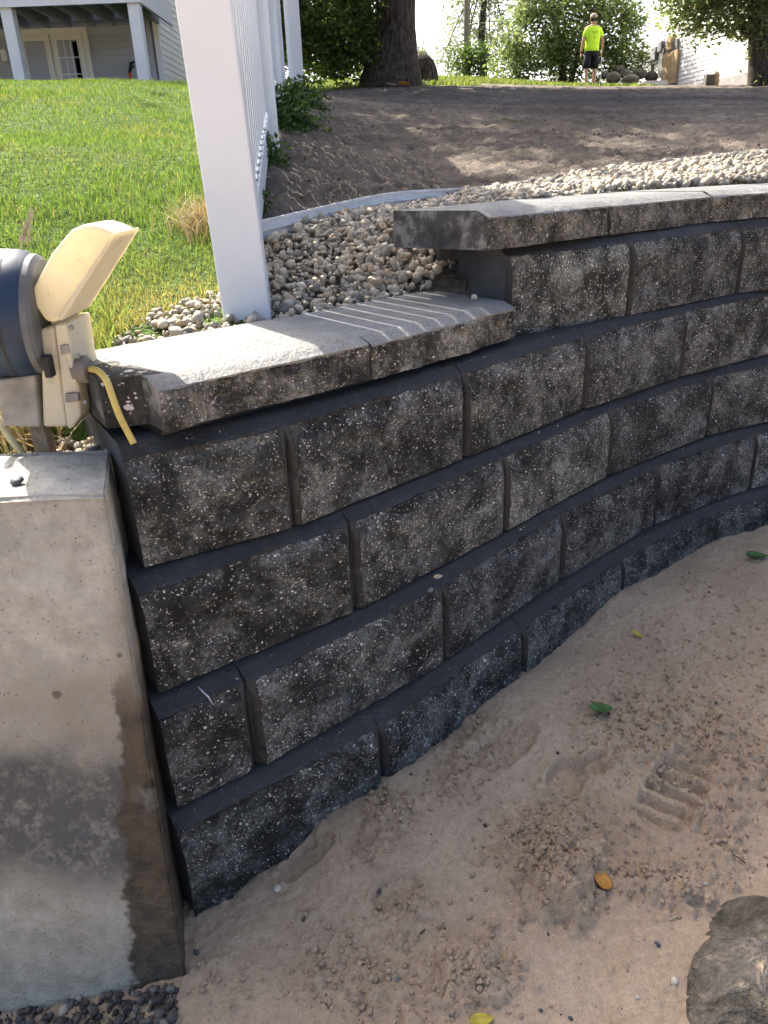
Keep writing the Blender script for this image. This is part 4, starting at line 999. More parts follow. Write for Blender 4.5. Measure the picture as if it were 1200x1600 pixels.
# ------------------------------------------------------------------ foliage helper
def leaves(name, ctr, size, mat, parent=None, clump_dry=None, up=0.25):
    n = len(ctr); R = rot_rand(n)
    base = np.array([[0, -1, 0], [0.48, -0.15, 0.10], [0.0, 1.0, -0.05], [-0.48, -0.15, 0.10], [0, -0.1, -0.06]])
    V = np.einsum('nij,vj->nvi', R, base); V[..., 2] *= (1 - up); V = V * size[:, None, None] * 0.5 + ctr[:, None]
    F = np.array([(0, 1, 4), (1, 2, 4), (2, 3, 4), (3, 0, 4)])[None] + (np.arange(n) * 5)[:, None, None]
    dry = np.zeros(n) if clump_dry is None else clump_dry
    return mesh_obj(name, V.reshape(-1, 3), F.reshape(-1, 3), mat, parent, attrs={'rnd': np.repeat(RNG.uniform(size=n), 5), 'dry': np.repeat(dry, 5)})
def cloud(blobs, nclump, per, spread):
    """leaf centres: clumps near the skin of a set of ellipsoids"""
    w = np.array([b[3] * b[4] * b[5] for b in blobs]) ** 0.66; w /= w.sum(); out = []
    for b, k in zip(blobs, RNG.multinomial(nclump, w)):
        d = RNG.normal(size=(k, 3)); d /= np.linalg.norm(d, axis=1)[:, None]; r = RNG.uniform(0.35, 1.0, k) ** 0.45
        c = np.array(b[:3]) + d * r[:, None] * np.array(b[3:6])
        out.append((c[:, None] + RNG.normal(size=(k, per, 3)) * spread * RNG.uniform(0.6, 1.4, (k, 1, 1))).reshape(-1, 3))
    return np.concatenate(out)
# weeds along the fence
for i, (px, py, Y, r, hh, n, lb) in enumerate([(455, 190, 4.7, 0.12, 0.24, 1000, 'leafy green weeds at the foot of the far fence post'), (474, 172, 6.2, 0.15, 0.2, 700, 'low weeds at the soil edge beyond the far fence post'),
                                             (414, 262, 3.1, 0.07, 0.12, 500, 'dark low weeds beside the fence bottom rail'), (398, 330, 2.45, 0.04, 0.08, 240, 'small weeds under the fence rail just behind the near post'), (480, 222, 4.9, 0.1, 0.04, 160, 'tiny green seedlings sprouting on the bare soil')]):
    c = at(px, py, Y); zg = g1(c[0], c[1])
    ctr = np.stack([c[0] + RNG.normal(0, r * 0.55, n), c[1] + RNG.normal(0, r * 0.9, n), zg + hh * RNG.uniform(0, 1, n) ** 1.2], 1)
    ctr[:, 2] -= 0.3 * hh * np.clip(np.hypot(ctr[:, 0] - c[0], ctr[:, 1] - c[1]) / r, 0, 1.5)
    ctr[:, 2] = np.maximum(ctr[:, 2], G(ctr[:, 0], ctr[:, 1]) + 0.01)
    o = thing('weed_clump', lb, 'weeds', (c[0], c[1], zg), group='weeds along the fence')
    leaves('leaves', ctr - np.array([c[0], c[1], zg]), RNG.uniform(0.025, 0.065, n) * (0.6 if hh < 0.15 else 1), M['weed'], o)
    mb = MB()
    for _ in range(14):
        b0 = np.array([random.gauss(0, r * 0.4), random.gauss(0, r * 0.5), 0]); mb.tube([b0 - np.array([0, 0, 0.03]), b0 + np.array([random.gauss(0, 0.02), random.gauss(0, 0.02), hh * random.uniform(0.5, 0.9)])], [0.004, 0.002], 5)
    mb.build('stems', M['weed'], o)['kind'] = 'stuff'

# ------------------------------------------------------------------ leaves and small stones on the sand
def zsand(x, y):
    return float(SZ[min(max(np.searchsorted(sy, y), 0), len(sy) - 1), min(max(np.searchsorted(sx, x), 0), len(sx) - 1)])
def leafmat(name, c1, c2):
    k = NM(name, 0.45, 0.4); c = k.co(True); n = k.noise(c, 60, 4, 0.6)
    col = k.ramp(n, [(0.35, c1), (0.65, c2)]); return k.fin(col, k.bump(n, 0.3, 0.002), trans=col, transw=0.25)
LM = {'yellow': leafmat('yellow_leaf', (0.55, 0.42, 0.05), (0.66, 0.55, 0.08)), 'orange': leafmat('orange_leaf', (0.5, 0.2, 0.035), (0.68, 0.36, 0.07)), 'green': leafmat('green_leaf', (0.05, 0.13, 0.025), (0.1, 0.22, 0.04)), 'brown': leafmat('brown_leaf', (0.10, 0.06, 0.04), (0.17, 0.10, 0.065)), 'tan': leafmat('tan_leaf', (0.45, 0.40, 0.27), (0.55, 0.5, 0.36))}
def fallen(px, py, col, ln, wd_, ang, label, curl=0.25, kind='sand', tiltx=0.0, serr=0.0, zoff=0.003):
    if kind == 'sand':
        q = spt(px, py); z = zsand(q[0], q[1]) + zoff
    else: q = kind; z = kind[2]
    nu, nv = 15, 7; V, F = [], []
    for i in range(nu):
        t = i / (nu - 1); half = wd_ / 2 * (math.sin(math.pi * t ** 0.8) ** 0.75 if 0 < t < 1 else 0.02) * (1 + serr * (1 if i % 2 else -1))
        for j in range(nv):
            s = j / (nv - 1) * 2 - 1
            V.append(((t - 0.5) * ln, s * half, curl * ln * (0.5 * (2 * t - 1) ** 2 + 0.7 * abs(s) ** 1.5 * half / (wd_ / 2)) ))
    for i in range(nu - 1):
        for j in range(nv - 1): a = i * nv + j; F.append((a, a + 1, a + nv + 1, a + nv))
    o = mesh_obj('fallen_leaf', V, F, LM[col], None, smooth=True)
    md = o.modifiers.new('solid', 'SOLIDIFY'); md.thickness = 0.0006
    o.location = (q[0], q[1], z); o.rotation_euler = (tiltx, 0.15, ang)
    tag(o, label, 'leaf', 'fallen leaves'); return o
fallen(995, 993, 'yellow', 0.032, 0.016, -0.9, 'small curled yellow leaf on the sand near the block wall', 0.35)
fallen(941, 1382, 'orange', 0.042, 0.034, 1.2, 'orange leaf lying beside the crumbled sand heap', 0.12, tiltx=0.35, zoff=0.012)
fallen(938, 1117, 'green', 0.055, 0.036, 0.2, 'green leaf in the middle of the sand', 0.2, serr=0.12, zoff=0.006)
fallen(1182, 873, 'green', 0.075, 0.036, 0.1, 'green leaf on the sand close to the right edge', 0.25)
fallen(752, 1598, 'yellow', 0.040, 0.020, 0.2, 'yellow leaf cut by the bottom edge of the picture', 0.2)
fallen(840, 1380, 'brown', 0.024, 0.018, 0.7, 'brown leaf scrap left of the orange leaf', 0.15)
c_ = wpt(0.11, 3 * SET)
fallen(0, 0, 'tan', 0.022, 0.009, 0.4, 'narrow tan leaf stuck upright in a joint of the block wall', 0.2, kind=(0.105, 1.375, ZT['C'] + 0.008), tiltx=1.2)
q = at(795, 228, 5.6); fallen(0, 0, 'tan', 0.16, 0.06, 0.1, 'pale leaf lying alone on the dark bare soil', 0.12, kind=(q[0], q[1], g1(q[0], q[1]) + 0.035))
q = at(612, 153, 16); fallen(0, 0, 'tan', 0.22, 0.16, 0.1, 'cream coloured scrap on the soil near the large trunk', 0.2, kind=(q[0], q[1], g1(q[0], q[1]) + 0.06))
q = at(632, 156, 15.5); fallen(0, 0, 'orange', 0.26, 0.2, 0.5, 'orange leaves on the soil near the large trunk', 0.2, kind=(q[0], q[1], g1(q[0], q[1]) + 0.06))
PM = {'dark': simple('dark_pebble', (0.07, 0.072, 0.078), 0.6, var=0.2, sc=60), 'pale': simple('pale_pebble', (0.5, 0.45, 0.36), 0.7, var=0.2, sc=60), 'grey': simple('grey_pebble', (0.2, 0.19, 0.17), 0.7, var=0.3, sc=60)}
def pebble(x, y, z, r, mat, label, sh=None):
    o = mesh_obj('pebble', SHAPES[sh if sh is not None else random.randrange(8)] * r, IF, PM[mat], None, smooth=True)
    o.location = (x, y, z); o.rotation_euler = (random.uniform(-.3, .3), random.uniform(-.3, .3), random.uniform(0, 6))
    tag(o, label, 'pebble', 'loose pebbles'); return o
for px, py, r, m, lb in [(434, 1392, 0.011, 'pale', 'tan pebble on the sand below the lowest left block'), (592, 1385, 0.008, 'dark', 'dark pebble in the small shoe dent left of centre'), (617, 1533, 0.012, 'grey', 'grey pebble on the sand near the bottom edge'),
                         (1027, 1472, 0.008, 'dark', 'blue black pebble left of the mossy boulder'), (997, 1556, 0.006, 'pale', 'white pebble near the bottom edge left of the boulder'), (1054, 1530, 0.010, 'pale', 'pale chip beside the mossy boulder'),
                         (855, 1461, 0.006, 'dark', 'tiny dark pebble below the orange leaf'), (892, 1588, 0.006, 'dark', 'tiny dark pebble on the bottom edge right of the yellow leaf'), (845, 1576, 0.005, 'dark', 'tiny dark pebble just right of the cut yellow leaf'), (307, 1490, 0.008, 'dark', 'dark chip at the corner where concrete meets sand'),
                         (1101, 1383, 0.007, 'pale', 'small yellowish pebble above the mossy boulder'), (1033, 876, 0.007, 'dark', 'black crumb by the lowest course far right'), (682, 1354, 0.004, 'pale', 'white speck of stone in the middle of the sand')]:
    q = spt(px, py); pebble(q[0], q[1], zsand(q[0], q[1]) + r * 0.1, r * 0.72, m, lb)
q = atz(741, 468, zc); pebble(q[0], q[1], zc + 0.004, 0.010, 'pale', 'single white pebble lying on the lower cap stone')
q = atz(28, 757, tz + 0.0); pebble(q[0], q[1], tz + 0.006, 0.011, 'dark', 'black crumb on the sunlit concrete top')
pebble(0.088, 1.345, ZT['C'] - 0.006, 0.007, 'grey', 'grey chip resting on the ledge of the middle course')
# ------------------------------------------------------------------ boulder at the lower right
bm = bmesh.new(); bmesh.ops.create_icosphere(bm, subdivisions=5, radius=1); bv = np.array([q.co[:] for q in bm.verts]); bf = np.array([[q.index for q in t.verts] for t in bm.faces]); bm.free()
rr_ = 1 + 0.14 * fbm(bv[:, 0] * 1.4, bv[:, 1] * 1.4, bv[:, 2] * 1.4, octv=3, seed=91) + 0.03 * fbm(bv[:, 0] * 6, bv[:, 1] * 6, bv[:, 2] * 6, octv=4, seed=92)
bo = mesh_obj('boulder', bv * rr_[:, None] * np.array([0.20, 0.165, 0.075]), bf, M['boulder'], None, smooth=True)
q = spt(1225, 1545); bo.location = (q[0] + 0.02, q[1] - 0.03, zsand(q[0], q[1]) - 0.038); bo.rotation_euler = (0.05, -0.1, 0.9)
tag(bo, 'mossy grey boulder half sunk in the sand at the lower right', 'boulder')

# ------------------------------------------------------------------ grey house up the slope
Yh = 17.0
wc = at(249, 75, Yh)                                  # corner of the grey house
house = thing('grey_house', 'grey sided house with a white deck, french doors and downspout', 'house', (wc[0], wc[1], 0.6))
H0 = np.array([wc[0], wc[1], 0.6])
def hb(name, c, d, mat, parent=None, bevel=0.0, rz=0.0):
    mb = MB(); mb.box((0, 0, 0), d); o = mb.build(name, M[mat], parent or house, bevel=bevel); o.location = c; o.rotation_euler = (0, 0, rz); return o
def zp(px, py, Y): return float(at(px, py, Y)[2]) - H0[2]
def xp(px, py, Y): return float(at(px, py, Y)[0]) - H0[0]
hb('wall_core', (-4.5, 3.06, 3.0), (9.0, 6.0, 6.6), 'siding_grey')
# clapboards of the front, one by one
bh = 0.115
me_c = None
def board(lenx, parent, mat, loc, rz):
    mb = MB(); mb.prism([(0, 0, 0), (0, -0.022, 0), (0, -0.008, bh), (0, 0, bh)], (0, 0, 0), (lenx, 0, 0))
    o = mb.build('clapboard', M[mat], parent); o.location = loc; o.rotation_euler = (0, 0, rz); return o
for k in range(24):
    z = 0.1 + k * bh
    if k == 0: b0 = board(9.0, house, 'siding_grey', (-9.0, 0.055, z), 0)
    else:
        o = bpy.data.objects.new('clapboard', b0.data); link(o, house); o.location = (-9.0, 0.055, z)
# side wall, facing right, paler boards
b1 = None
for k in range(46):
    z = 0.1 + k * bh
    if b1 is None: b1 = board(6.0, house, 'siding_white', (0.005, 0.06, z), math.pi / 2)
    else:
        o = bpy.data.objects.new('clapboard', b1.data); link(o, house); o.location = (0.005, 0.06, z); o.rotation_euler = (0, 0, math.pi / 2)
for k in range(24, 46):
    o = bpy.data.objects.new('clapboard', b0.data); link(o, house); o.location = (-9.0, 0.055, 0.1 + k * bh)
hb('corner_board', (-0.02, 0.02, 3.0), (0.10, 0.10, 6.4), 'white_paint', bevel=0.005)
hb('downspout', (-0.16, -0.01, 3.0), (0.09, 0.07, 6.3), 'siding_grey', bevel=0.01)
mb = MB(); mb.prism([(-9.6, 0, 6.3), (0.6, 0, 6.3), (0.6, 0, 6.42), (-4.5, 0, 8.6), (-9.6, 0, 6.42)], (0, -0.4, 0), (0, 6.6, 0)); mb.build('roof', M['grey_metal'], house)
# french doors
dl, dr = xp(30, 100, Yh), xp(144, 100, Yh); dt = zp(85, 44, Yh)
dw = dr - dl; dz0 = 0.18
fr = hb('door_frame', ((dl + dr) / 2, 0.02, (dt + dz0) / 2), (dw, 0.10, dt - dz0), 'door_paint', bevel=0.008)
for side, blind in ((0, True), (1, False)):
    w = dw / 2 - 0.12; cx = dl + 0.1 + w / 2 + side * (dw / 2 - 0.08)
    dr_o = hb('door', (cx, -0.045, (dt - 0.1 + dz0) / 2), (w, 0.04, dt - 0.1 - dz0), 'door_paint', bevel=0.005)
    gw, gh = w * 0.66, (dt - dz0) * 0.74; gz = 0.08
    hb('pane', (0, -0.022, gz), (gw, 0.012, gh), 'blind' if blind else 'blind', dr_o)
    hb('glass_edge', (0, -0.020, gz + gh / 2 - 0.06), (gw + 0.004, 0.013, 0.13), 'glass', dr_o)
    if not blind:
        hb('glass_edge', (gw / 2 - 0.045, -0.0215, gz - 0.02), (0.10, 0.013, gh), 'glass', dr_o)
        for k in (-1, 1): hb('muntin', (k * gw / 6, -0.032, gz), (0.016, 0.012, gh), 'white_paint', dr_o)
        for k in range(4): hb('muntin', (0, -0.034, gz + gh / 2 - (k + 1) * gh / 5), (gw, 0.010, 0.016), 'white_paint', dr_o)
    for k in (-1, 1): hb('glazing_bead', (k * (gw / 2 + 0.012), -0.026, gz), (0.024, 0.018, gh + 0.05), 'white_paint', dr_o)
hb('wall_lamp', (dl - 0.22, -0.06, dt - 0.42), (0.12, 0.12, 0.22), 'white_paint', bevel=0.03)
# deck overhead
Yd = 14.7; dx1 = xp(221, 11, Yd); ztop = zp(120, 0, Yd); zbt = zp(120, 7.5, Yd)
yd = Yd - wc[1]
hb('deck_fascia', (dx1 - 4.5, yd, zbt + 0.17), (9.0, 0.05, 0.34), 'white_paint')
hb('deck_fascia', (dx1 - 0.028, yd / 2, zbt + 0.17), (0.05, -yd - 0.06, 0.34), 'white_paint')
nb = 16
dk = None
for k in range(nb):
    y = yd + 0.08 + k * (-yd - 0.1) / nb
    hb('deck_board', (dx1 - 4.5, y, zbt + 0.30), (8.9, 0.135, 0.03), 'joist')
for k in range(20):
    hb('joist', (dx1 - 0.28 - k * 0.41, yd / 2, zbt + 0.16), (0.045, -yd - 0.1, 0.23), 'joist')
for px in (22, 218):
    x = xp(px, 70, Yd + 0.1); q = g1(x + H0[0], Yd + 0.1) - H0[2]
    hb('deck_post', (x, yd + 0.13, (zbt + 0.02 + q - 0.1) / 2), (0.19, 0.19, zbt + 0.02 - q + 0.1), 'white_paint', bevel=0.01)
fa = thing('garden_tap', 'black hose tap with an orange connector on the grey house wall', 'tap', tuple(at(206, 112, Yh - 0.1)))
mb = MB(); mb.tube([(0, 0.1, 0.1), (0, -0.02, 0.1), (0.0, -0.05, 0.06), (-0.03, -0.06, -0.02)], 0.03, 10); mb.tube([(-0.02, -0.02, 0.13), (0.08, -0.02, 0.16)], 0.022, 8); mb.build('spout', M['black'], fa, smooth=True)
mb = MB(); mb.tube([(-0.03, -0.06, -0.02), (-0.03, -0.06, -0.16)], 0.03, 10); mb.build('hose_connector', M['orange'], fa, smooth=True)

# ------------------------------------------------------------------ trees and shrubs
def trunk_mesh(path, rad, n=20, seed=0, rough=0.1):
    mb = MB(); P_ = smooth_path([np.array(q, float) for q in path], 7); R_ = np.interp(np.linspace(0, 1, len(P_)), np.linspace(0, 1, len(rad)), rad)
    mb.tube(P_, list(R_), n)
    V = np.array(mb.v); c = np.repeat(np.array(P_), n, 0); d = V - c
    V = c + d * (1 + rough * fbm(V[:, 0] * 5, V[:, 1] * 5, V[:, 2] * 0.9, octv=4, seed=seed))[:, None]; mb.v = [tuple(q) for q in V]
    return mb
def tree(name, label, cat, base, trunks, blobs, nclump, per, spread, size, mat, dryfrac=0.04, limbs=0, bark='bark', group=None):
    t = thing(name, label, cat, tuple(base), group=group)
    for k, (path, rad) in enumerate(trunks): trunk_mesh(path, rad, 22, 40 + k).build('trunk', M[bark], t, smooth=True)
    c = cloud(blobs, nclump, per, spread)
    if limbs:
        mb = MB(); src = np.array(trunks[0][0][-1])
        for k in range(limbs):
            b = blobs[k % len(blobs)]; e = np.array(b[:3]) + RNG.normal(size=3) * np.array(b[3:6]) * 0.35; m_ = (src + e) / 2 + np.array([0, 0, 0.25])
            mb.tube(smooth_path([src, m_, e], 6), list(np.linspace(trunks[0][1][-1] * 0.55, 0.02, 13)), 7)
        mb.build('limbs', M[bark], t, smooth=True)
    dry = (RNG.uniform(size=len(c)) < dryfrac) * 1.0
    leaves('crown', c, RNG.uniform(0.7, 1.3, len(c)) * size, M[mat], t, dry)
    return t
def rel(px, py, Y, b): return at(px, py, Y) - np.array(b)
# large tree by the crest: two stems, hanging foliage on the left, crown high above the picture
bY = 19.0; tb = at(612, 134, bY); tb[2] = g1(tb[0], tb[1]) - 0.05
R_ = lambda px, py, Y=bY: tuple(rel(px, py, Y, tb))
hang = [(*R_(500, 15, 18.0), 0.95, 1.0, 0.75), (*R_(530, 50, 18.6), 0.65, 0.9, 0.65), (*R_(470, 45, 17.8), 0.5, 0.7, 0.55), (*R_(560, 20, 18.5), 0.55, 0.8, 0.9), (*R_(520, 95, 19.5), 0.5, 0.6, 0.35)]
high = [(-2.5, -1.0, 6.0, 4.0, 4.0, 2.2), (1.5, -0.5, 7.5, 3.6, 4.0, 2.6), (-5.0, -2.5, 7.0, 3.0, 3.2, 2.0), (0, 1, 10, 4.5, 4.5, 2.5), (-2.0, -4.2, 6.2, 3.0, 2.6, 1.6), (-1.4, -6.4, 6.2, 2.5, 2.0, 1.5), (0.9, -4.6, 6.4, 2.6, 2.4, 1.6), (-3.6, -7.2, 5.7, 1.6, 2.0, 1.2)]  # unseen blobs reaching toward the camera are added to shade the soil
t_ = tree('shade_tree', 'large old tree with two dark stems and foliage hanging to the left', 'tree', tb,
          [([R_(612, 140), R_(614, 90), R_(617, 40), R_(618, -10), R_(625, -160), R_(640, -330)], [0.75, 0.55, 0.44, 0.42, 0.36, 0.22]),
           ([R_(592, 128), R_(583, 85), R_(573, 40), R_(560, 0), R_(530, -80), R_(480, -200)], [0.33, 0.24, 0.19, 0.18, 0.15, 0.08])],
          hang, 330, 22, 0.17, 0.15, 'leaf_dark', 0.035)
c = cloud(high, 1750, 22, 0.42); leaves('upper_crown', c, RNG.uniform(0.7, 1.3, len(c)) * 0.30, M['leaf_dark'], t_)
mb = MB()
for k in range(36):
    b = (high + hang)[k % 13]; src = np.array(R_(618, -60)) if k % 2 else np.array(R_(545, -40)); e = np.array(b[:3]) + RNG.normal(size=3) * np.array(b[3:6]) * 0.3
    mb.tube(smooth_path([src, (src + e) / 2 + np.array([0, 0, 0.5]), e], 6), list(np.linspace(0.13, 0.015, 13)), 7)
mb.build('limbs', M['bark'], t_, smooth=True)
# dark mass of trees behind it
bb_ = at(525, 105, 34); bb_[2] = g1(bb_[0], bb_[1])
RB = lambda px, py, Y=34: tuple(rel(px, py, Y, bb_))
tree('dark_tree', 'dark dense tree far behind the hanging foliage', 'tree', bb_, [([(0, 0, -0.2), (0, 0, 1.0), (0.1, 0, 2.5)], [0.3, 0.25, 0.15])],
     [(*RB(520, 80), 1.4, 1.2, 1.3), (*RB(485, 50), 1.5, 1.2, 1.7), (*RB(560, 60), 1.3, 1.2, 1.7), (*RB(520, 10), 2.0, 1.5, 1.6), (*RB(455, 70), 0.9, 0.9, 1.4)], 300, 16, 0.30, 0.28, 'leaf_dark', 0.0, 6)
bb2 = at(655, 100, 48); bb2[2] = g1(bb2[0], bb2[1]); RB2 = lambda px, py, Y=48: tuple(rel(px, py, Y, bb2))
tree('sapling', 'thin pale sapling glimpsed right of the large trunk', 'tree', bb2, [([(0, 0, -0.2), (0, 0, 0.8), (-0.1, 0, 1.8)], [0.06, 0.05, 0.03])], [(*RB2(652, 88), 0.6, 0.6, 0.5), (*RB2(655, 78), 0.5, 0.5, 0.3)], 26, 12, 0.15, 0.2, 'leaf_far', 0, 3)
# airy pale tree and the pole in front of it
bt = at(752, 118, 44); bt[2] = g1(bt[0], bt[1]); RT = lambda px, py, Y=44: tuple(rel(px, py, Y, bt))
tree('pale_tree', 'tall airy pale tree behind the utility pole', 'tree', bt, [([(0, 0, -0.3), (0.1, 0, 1.6), (0, 0, 3.4), (0.2, 0, 6)], [0.25, 0.2, 0.17, 0.1])],
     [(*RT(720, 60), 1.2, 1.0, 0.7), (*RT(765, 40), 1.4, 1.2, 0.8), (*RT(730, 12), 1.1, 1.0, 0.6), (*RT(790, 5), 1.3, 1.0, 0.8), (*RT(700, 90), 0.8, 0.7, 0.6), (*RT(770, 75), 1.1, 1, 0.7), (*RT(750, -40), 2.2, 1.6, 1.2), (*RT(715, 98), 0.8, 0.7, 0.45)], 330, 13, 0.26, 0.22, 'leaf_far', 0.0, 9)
bp = at(729, 118, 38); bp[2] = g1(bp[0], bp[1])
mb = MB(); mb.tube([(0, 0, -0.3), (0, 0, 4), (0, 0, 9)], [0.14, 0.13, 0.11], 14); po_ = thing('utility_pole', 'grey utility pole in front of the pale tree', 'pole', tuple(bp)); mb.build('shaft', M['wood_grey'], po_, smooth=True)
mb = MB(); mb.box((0, 0, 8.3), (2.2, 0.1, 0.12)); mb.build('crossarm', M['wood_grey'], po_)
bs = at(733, 116, 33); bs[2] = g1(bs[0], bs[1]); RS = lambda px, py, Y=33: tuple(rel(px, py, Y, bs))
tree('round_bush', 'small rounded dark bush at the foot of the utility pole', 'bush', bs, [([(0, 0, -0.1), (0, 0, 0.5), (0, 0, 0.9)], [0.06, 0.05, 0.03])], [(*RS(732, 102), 0.75, 0.7, 0.55), (*RS(742, 92), 0.5, 0.5, 0.4)], 110, 16, 0.14, 0.16, 'leaf_dark', 0)
# big light-green shrub behind the man
bg_ = at(880, 130, 29.5); bg_[2] = g1(bg_[0], bg_[1]); RG = lambda px, py, Y=29.5: tuple(rel(px, py, Y, bg_))
tree('large_shrub', 'large pale green shrub behind the man', 'shrub', bg_, [([(0, 0, -0.2), (-0.1, 0, 1.0), (-0.5, 0.2, 2.2)], [0.14, 0.11, 0.06]), ([(0.2, 0, -0.2), (0.5, 0, 1.0), (1.0, 0.2, 2.0)], [0.1, 0.08, 0.05])],
     [(*RG(830, 60), 1.3, 1.1, 1.0), (*RG(900, 40), 1.7, 1.2, 1.2), (*RG(960, 55), 1.1, 1.0, 1.0), (*RG(850, 100), 1.3, 1.0, 0.75), (*RG(920, 95), 1.4, 0.9, 0.8), (*RG(975, 95), 0.7, 0.8, 0.55), (*RG(870, 10), 1.4, 1.1, 0.9), (*RG(985, 25), 0.6, 0.7, 0.5), (*RG(800, 95), 0.8, 0.8, 0.8), (*RG(930, -20), 1.2, 1.0, 0.8)], 780, 20, 0.17, 0.17, 'leaf_mid', 0.02, 14)
# tree on the right with drooping foliage
bR = at(1188, 132, 19.5); bR[2] = g1(bR[0], bR[1]) - 0.03; RR = lambda px, py, Y=19.5: tuple(rel(px, py, Y, bR))
tr_ = tree('drooping_tree', 'tree at the right edge with drooping foliage over the white wall', 'tree', bR,
     [([RR(1190, 140), RR(1188, 100), RR(1186, 60), RR(1185, 20), RR(1180, -60), RR(1170, -160)], [0.30, 0.25, 0.22, 0.21, 0.19, 0.1])],
     [(*RR(1075, 15), 0.55, 0.6, 0.42), (*RR(1110, 25), 0.6, 0.6, 0.38), (*RR(1150, 12), 0.7, 0.7, 0.5), (*RR(1195, 30), 0.5, 0.6, 0.75), (*RR(1090, -30), 1.0, 0.9, 0.6), (*RR(1170, -40), 1.2, 1.0, 0.7), (*RR(1230, 20), 0.8, 0.7, 0.8), (*RR(1215, -60), 1.2, 1.0, 0.9), (*RR(1190, 100), 0.16, 0.2, 0.5)], 620, 20, 0.13, 0.13, 'leaf_mid', 0.02, 12)
mb = MB(); mb.tube(smooth_path([np.array(RR(*q)) for q in ((1184, 40), (1172, 52), (1162, 48), (1158, 34), (1145, 20))], 5), list(np.linspace(0.09, 0.05, 21)), 8); mb.build('branch', M['bark'], tr_, smooth=True)

# ------------------------------------------------------------------ white house on the right
A_ = at(1000, 128, 31.0); B_ = at(1260, 128, 20.5)
wv = (B_ - A_)[:2]; wL = np.linalg.norm(wv); wa = math.atan2(wv[1], wv[0])
zg = 1.6
wh = thing('white_house', 'white sided house wall in full sun behind the rocks', 'house', (A_[0], A_[1], zg), wa)
mb = MB(); mb.box((wL / 2, 4.06, 3.2), (wL, 8.0, 7.0)); mb.build('wall_core', M['siding_white'], wh)
mb = MB(); mb.box((wL / 2, 0.03, 0.05), (wL, 0.06, 0.8)); mb.build('foundation', M['foundation'], wh)
sb = None
for k in range(52):
    if sb is None:
        mb = MB(); mb.prism([(0, 0, 0), (0, -0.022, 0), (0, -0.006, 0.12), (0, 0, 0.12)], (0, 0, 0), (wL, 0, 0)); sb = mb.build('clapboard', M['siding_white'], wh); o = sb
    else: o = bpy.data.objects.new('clapboard', sb.data); link(o, wh)
    o.location = (0, 0.05, 0.44 + k * 0.121)
mb = MB(); mb.prism([(-0.6, 0, 6.9), (wL + 0.6, 0, 6.9), (wL + 0.6, 0, 7.1), (wL / 2, 0, 9.6), (-0.6, 0, 7.1)], (0, -0.5, 0), (0, 8.6, 0)); mb.build('roof', M['grey_metal'], wh)
def on_wall(px, py):                                 # where a sight line meets that wall, in the wall's own frame
    d = ray(px, py); n_ = np.array([-math.sin(wa), math.cos(wa)]); t = (A_[:2] @ n_) / (d[:2] @ n_); q = d * t
    e = q[:2] - A_[:2]; return np.array([e @ np.array([math.cos(wa), math.sin(wa)]), 0.0, q[2] - zg])
def wbox(px0, py0, px1, py1, th, name, mat, bevel=0.006):
    a, b = on_wall(px0, py0), on_wall(px1, py1)
    mb = MB(); mb.box(((a[0] + b[0]) / 2, -th / 2 + 0.02, (a[2] + b[2]) / 2), (abs(b[0] - a[0]), th, abs(a[2] - b[2]))); return mb.build(name, M[mat], wh, bevel=bevel)
wbox(1041, 84, 1057, 130, 0.10, 'plywood_panel', 'plywood')
wbox(1015, 78, 1029, 93, 0.16, 'meter_box', 'grey_metal', 0.02)
wbox(1033, 66, 1038, 80, 0.14, 'meter_box', 'grey_metal', 0.02)
wbox(1034, 78, 1037, 120, 0.10, 'conduit', 'grey_metal'); wbox(1017, 92, 1019, 112, 0.08, 'conduit', 'grey_metal')
wbox(1047, 58, 1053, 78, 0.14, 'vent_hood', 'plywood', 0.03)
wbox(990, 86, 1058, 88.5, 0.06, 'ledge_trim', 'grey_metal')
# rocks, step and stump by the white house
for i, (px, py, Y, r, sq, lb) in enumerate([(958, 122, 27.5, 0.26, 0.75, 'rounded grey rock nearest the man in the rock pile'), (978, 116, 28.0, 0.22, 0.7, 'grey rock in the middle of the rock pile'), (1000, 116, 28.4, 0.26, 0.7, 'dark rock at the right of the rock pile'), (985, 125, 27.2, 0.30, 0.6, 'broad low rock at the front of the pile'), (968, 108, 28.6, 0.17, 0.8, 'small rock on top of the pile'), (1018, 120, 28.8, 0.24, 0.8, 'dark rock beside the conduit'), (945, 117, 28.2, 0.15, 0.8, 'small pale rock behind the walking stick')]):
    q = at(px, py, Y); v = SHAPES[i] / np.abs(SHAPES[i]).max(0) * np.array([r, r * 0.8, r * sq])
    vv, ff = v, IF
    o = mesh_obj('rock', vv, ff, M['rock'], None, smooth=True); o.location = (q[0], q[1], q[2]); tag(o, lb, 'rock', 'rocks by the white house')
    md = o.modifiers.new('sub', 'SUBSURF'); md.levels = 1; md.render_levels = 2
q = at(1020, 128, 26.5); st_ = thing('concrete_step', 'low pale step in front of the white house', 'step', (q[0], q[1], q[2] - 0.15))
for k, (w, d, z) in enumerate(((0.8, 0.5, 0.06), (0.7, 0.35, 0.14))):
    mb = MB(); mb.box((0.05 * k, 0.1 * k, z), (w, d, 0.08)); mb.build('tread', M['joist'], st_, bevel=0.01)
q = at(1108, 124, 21.5); q[2] = g1(q[0], q[1])
mb = MB(); mb.box((0, 0, 0.10), (0.22, 0.22, 0.3)); tag(mb.build('stone_block', M['rock'], None, bevel=0.02), 'squared grey stone block against the white wall', 'stone block').location = tuple(q)
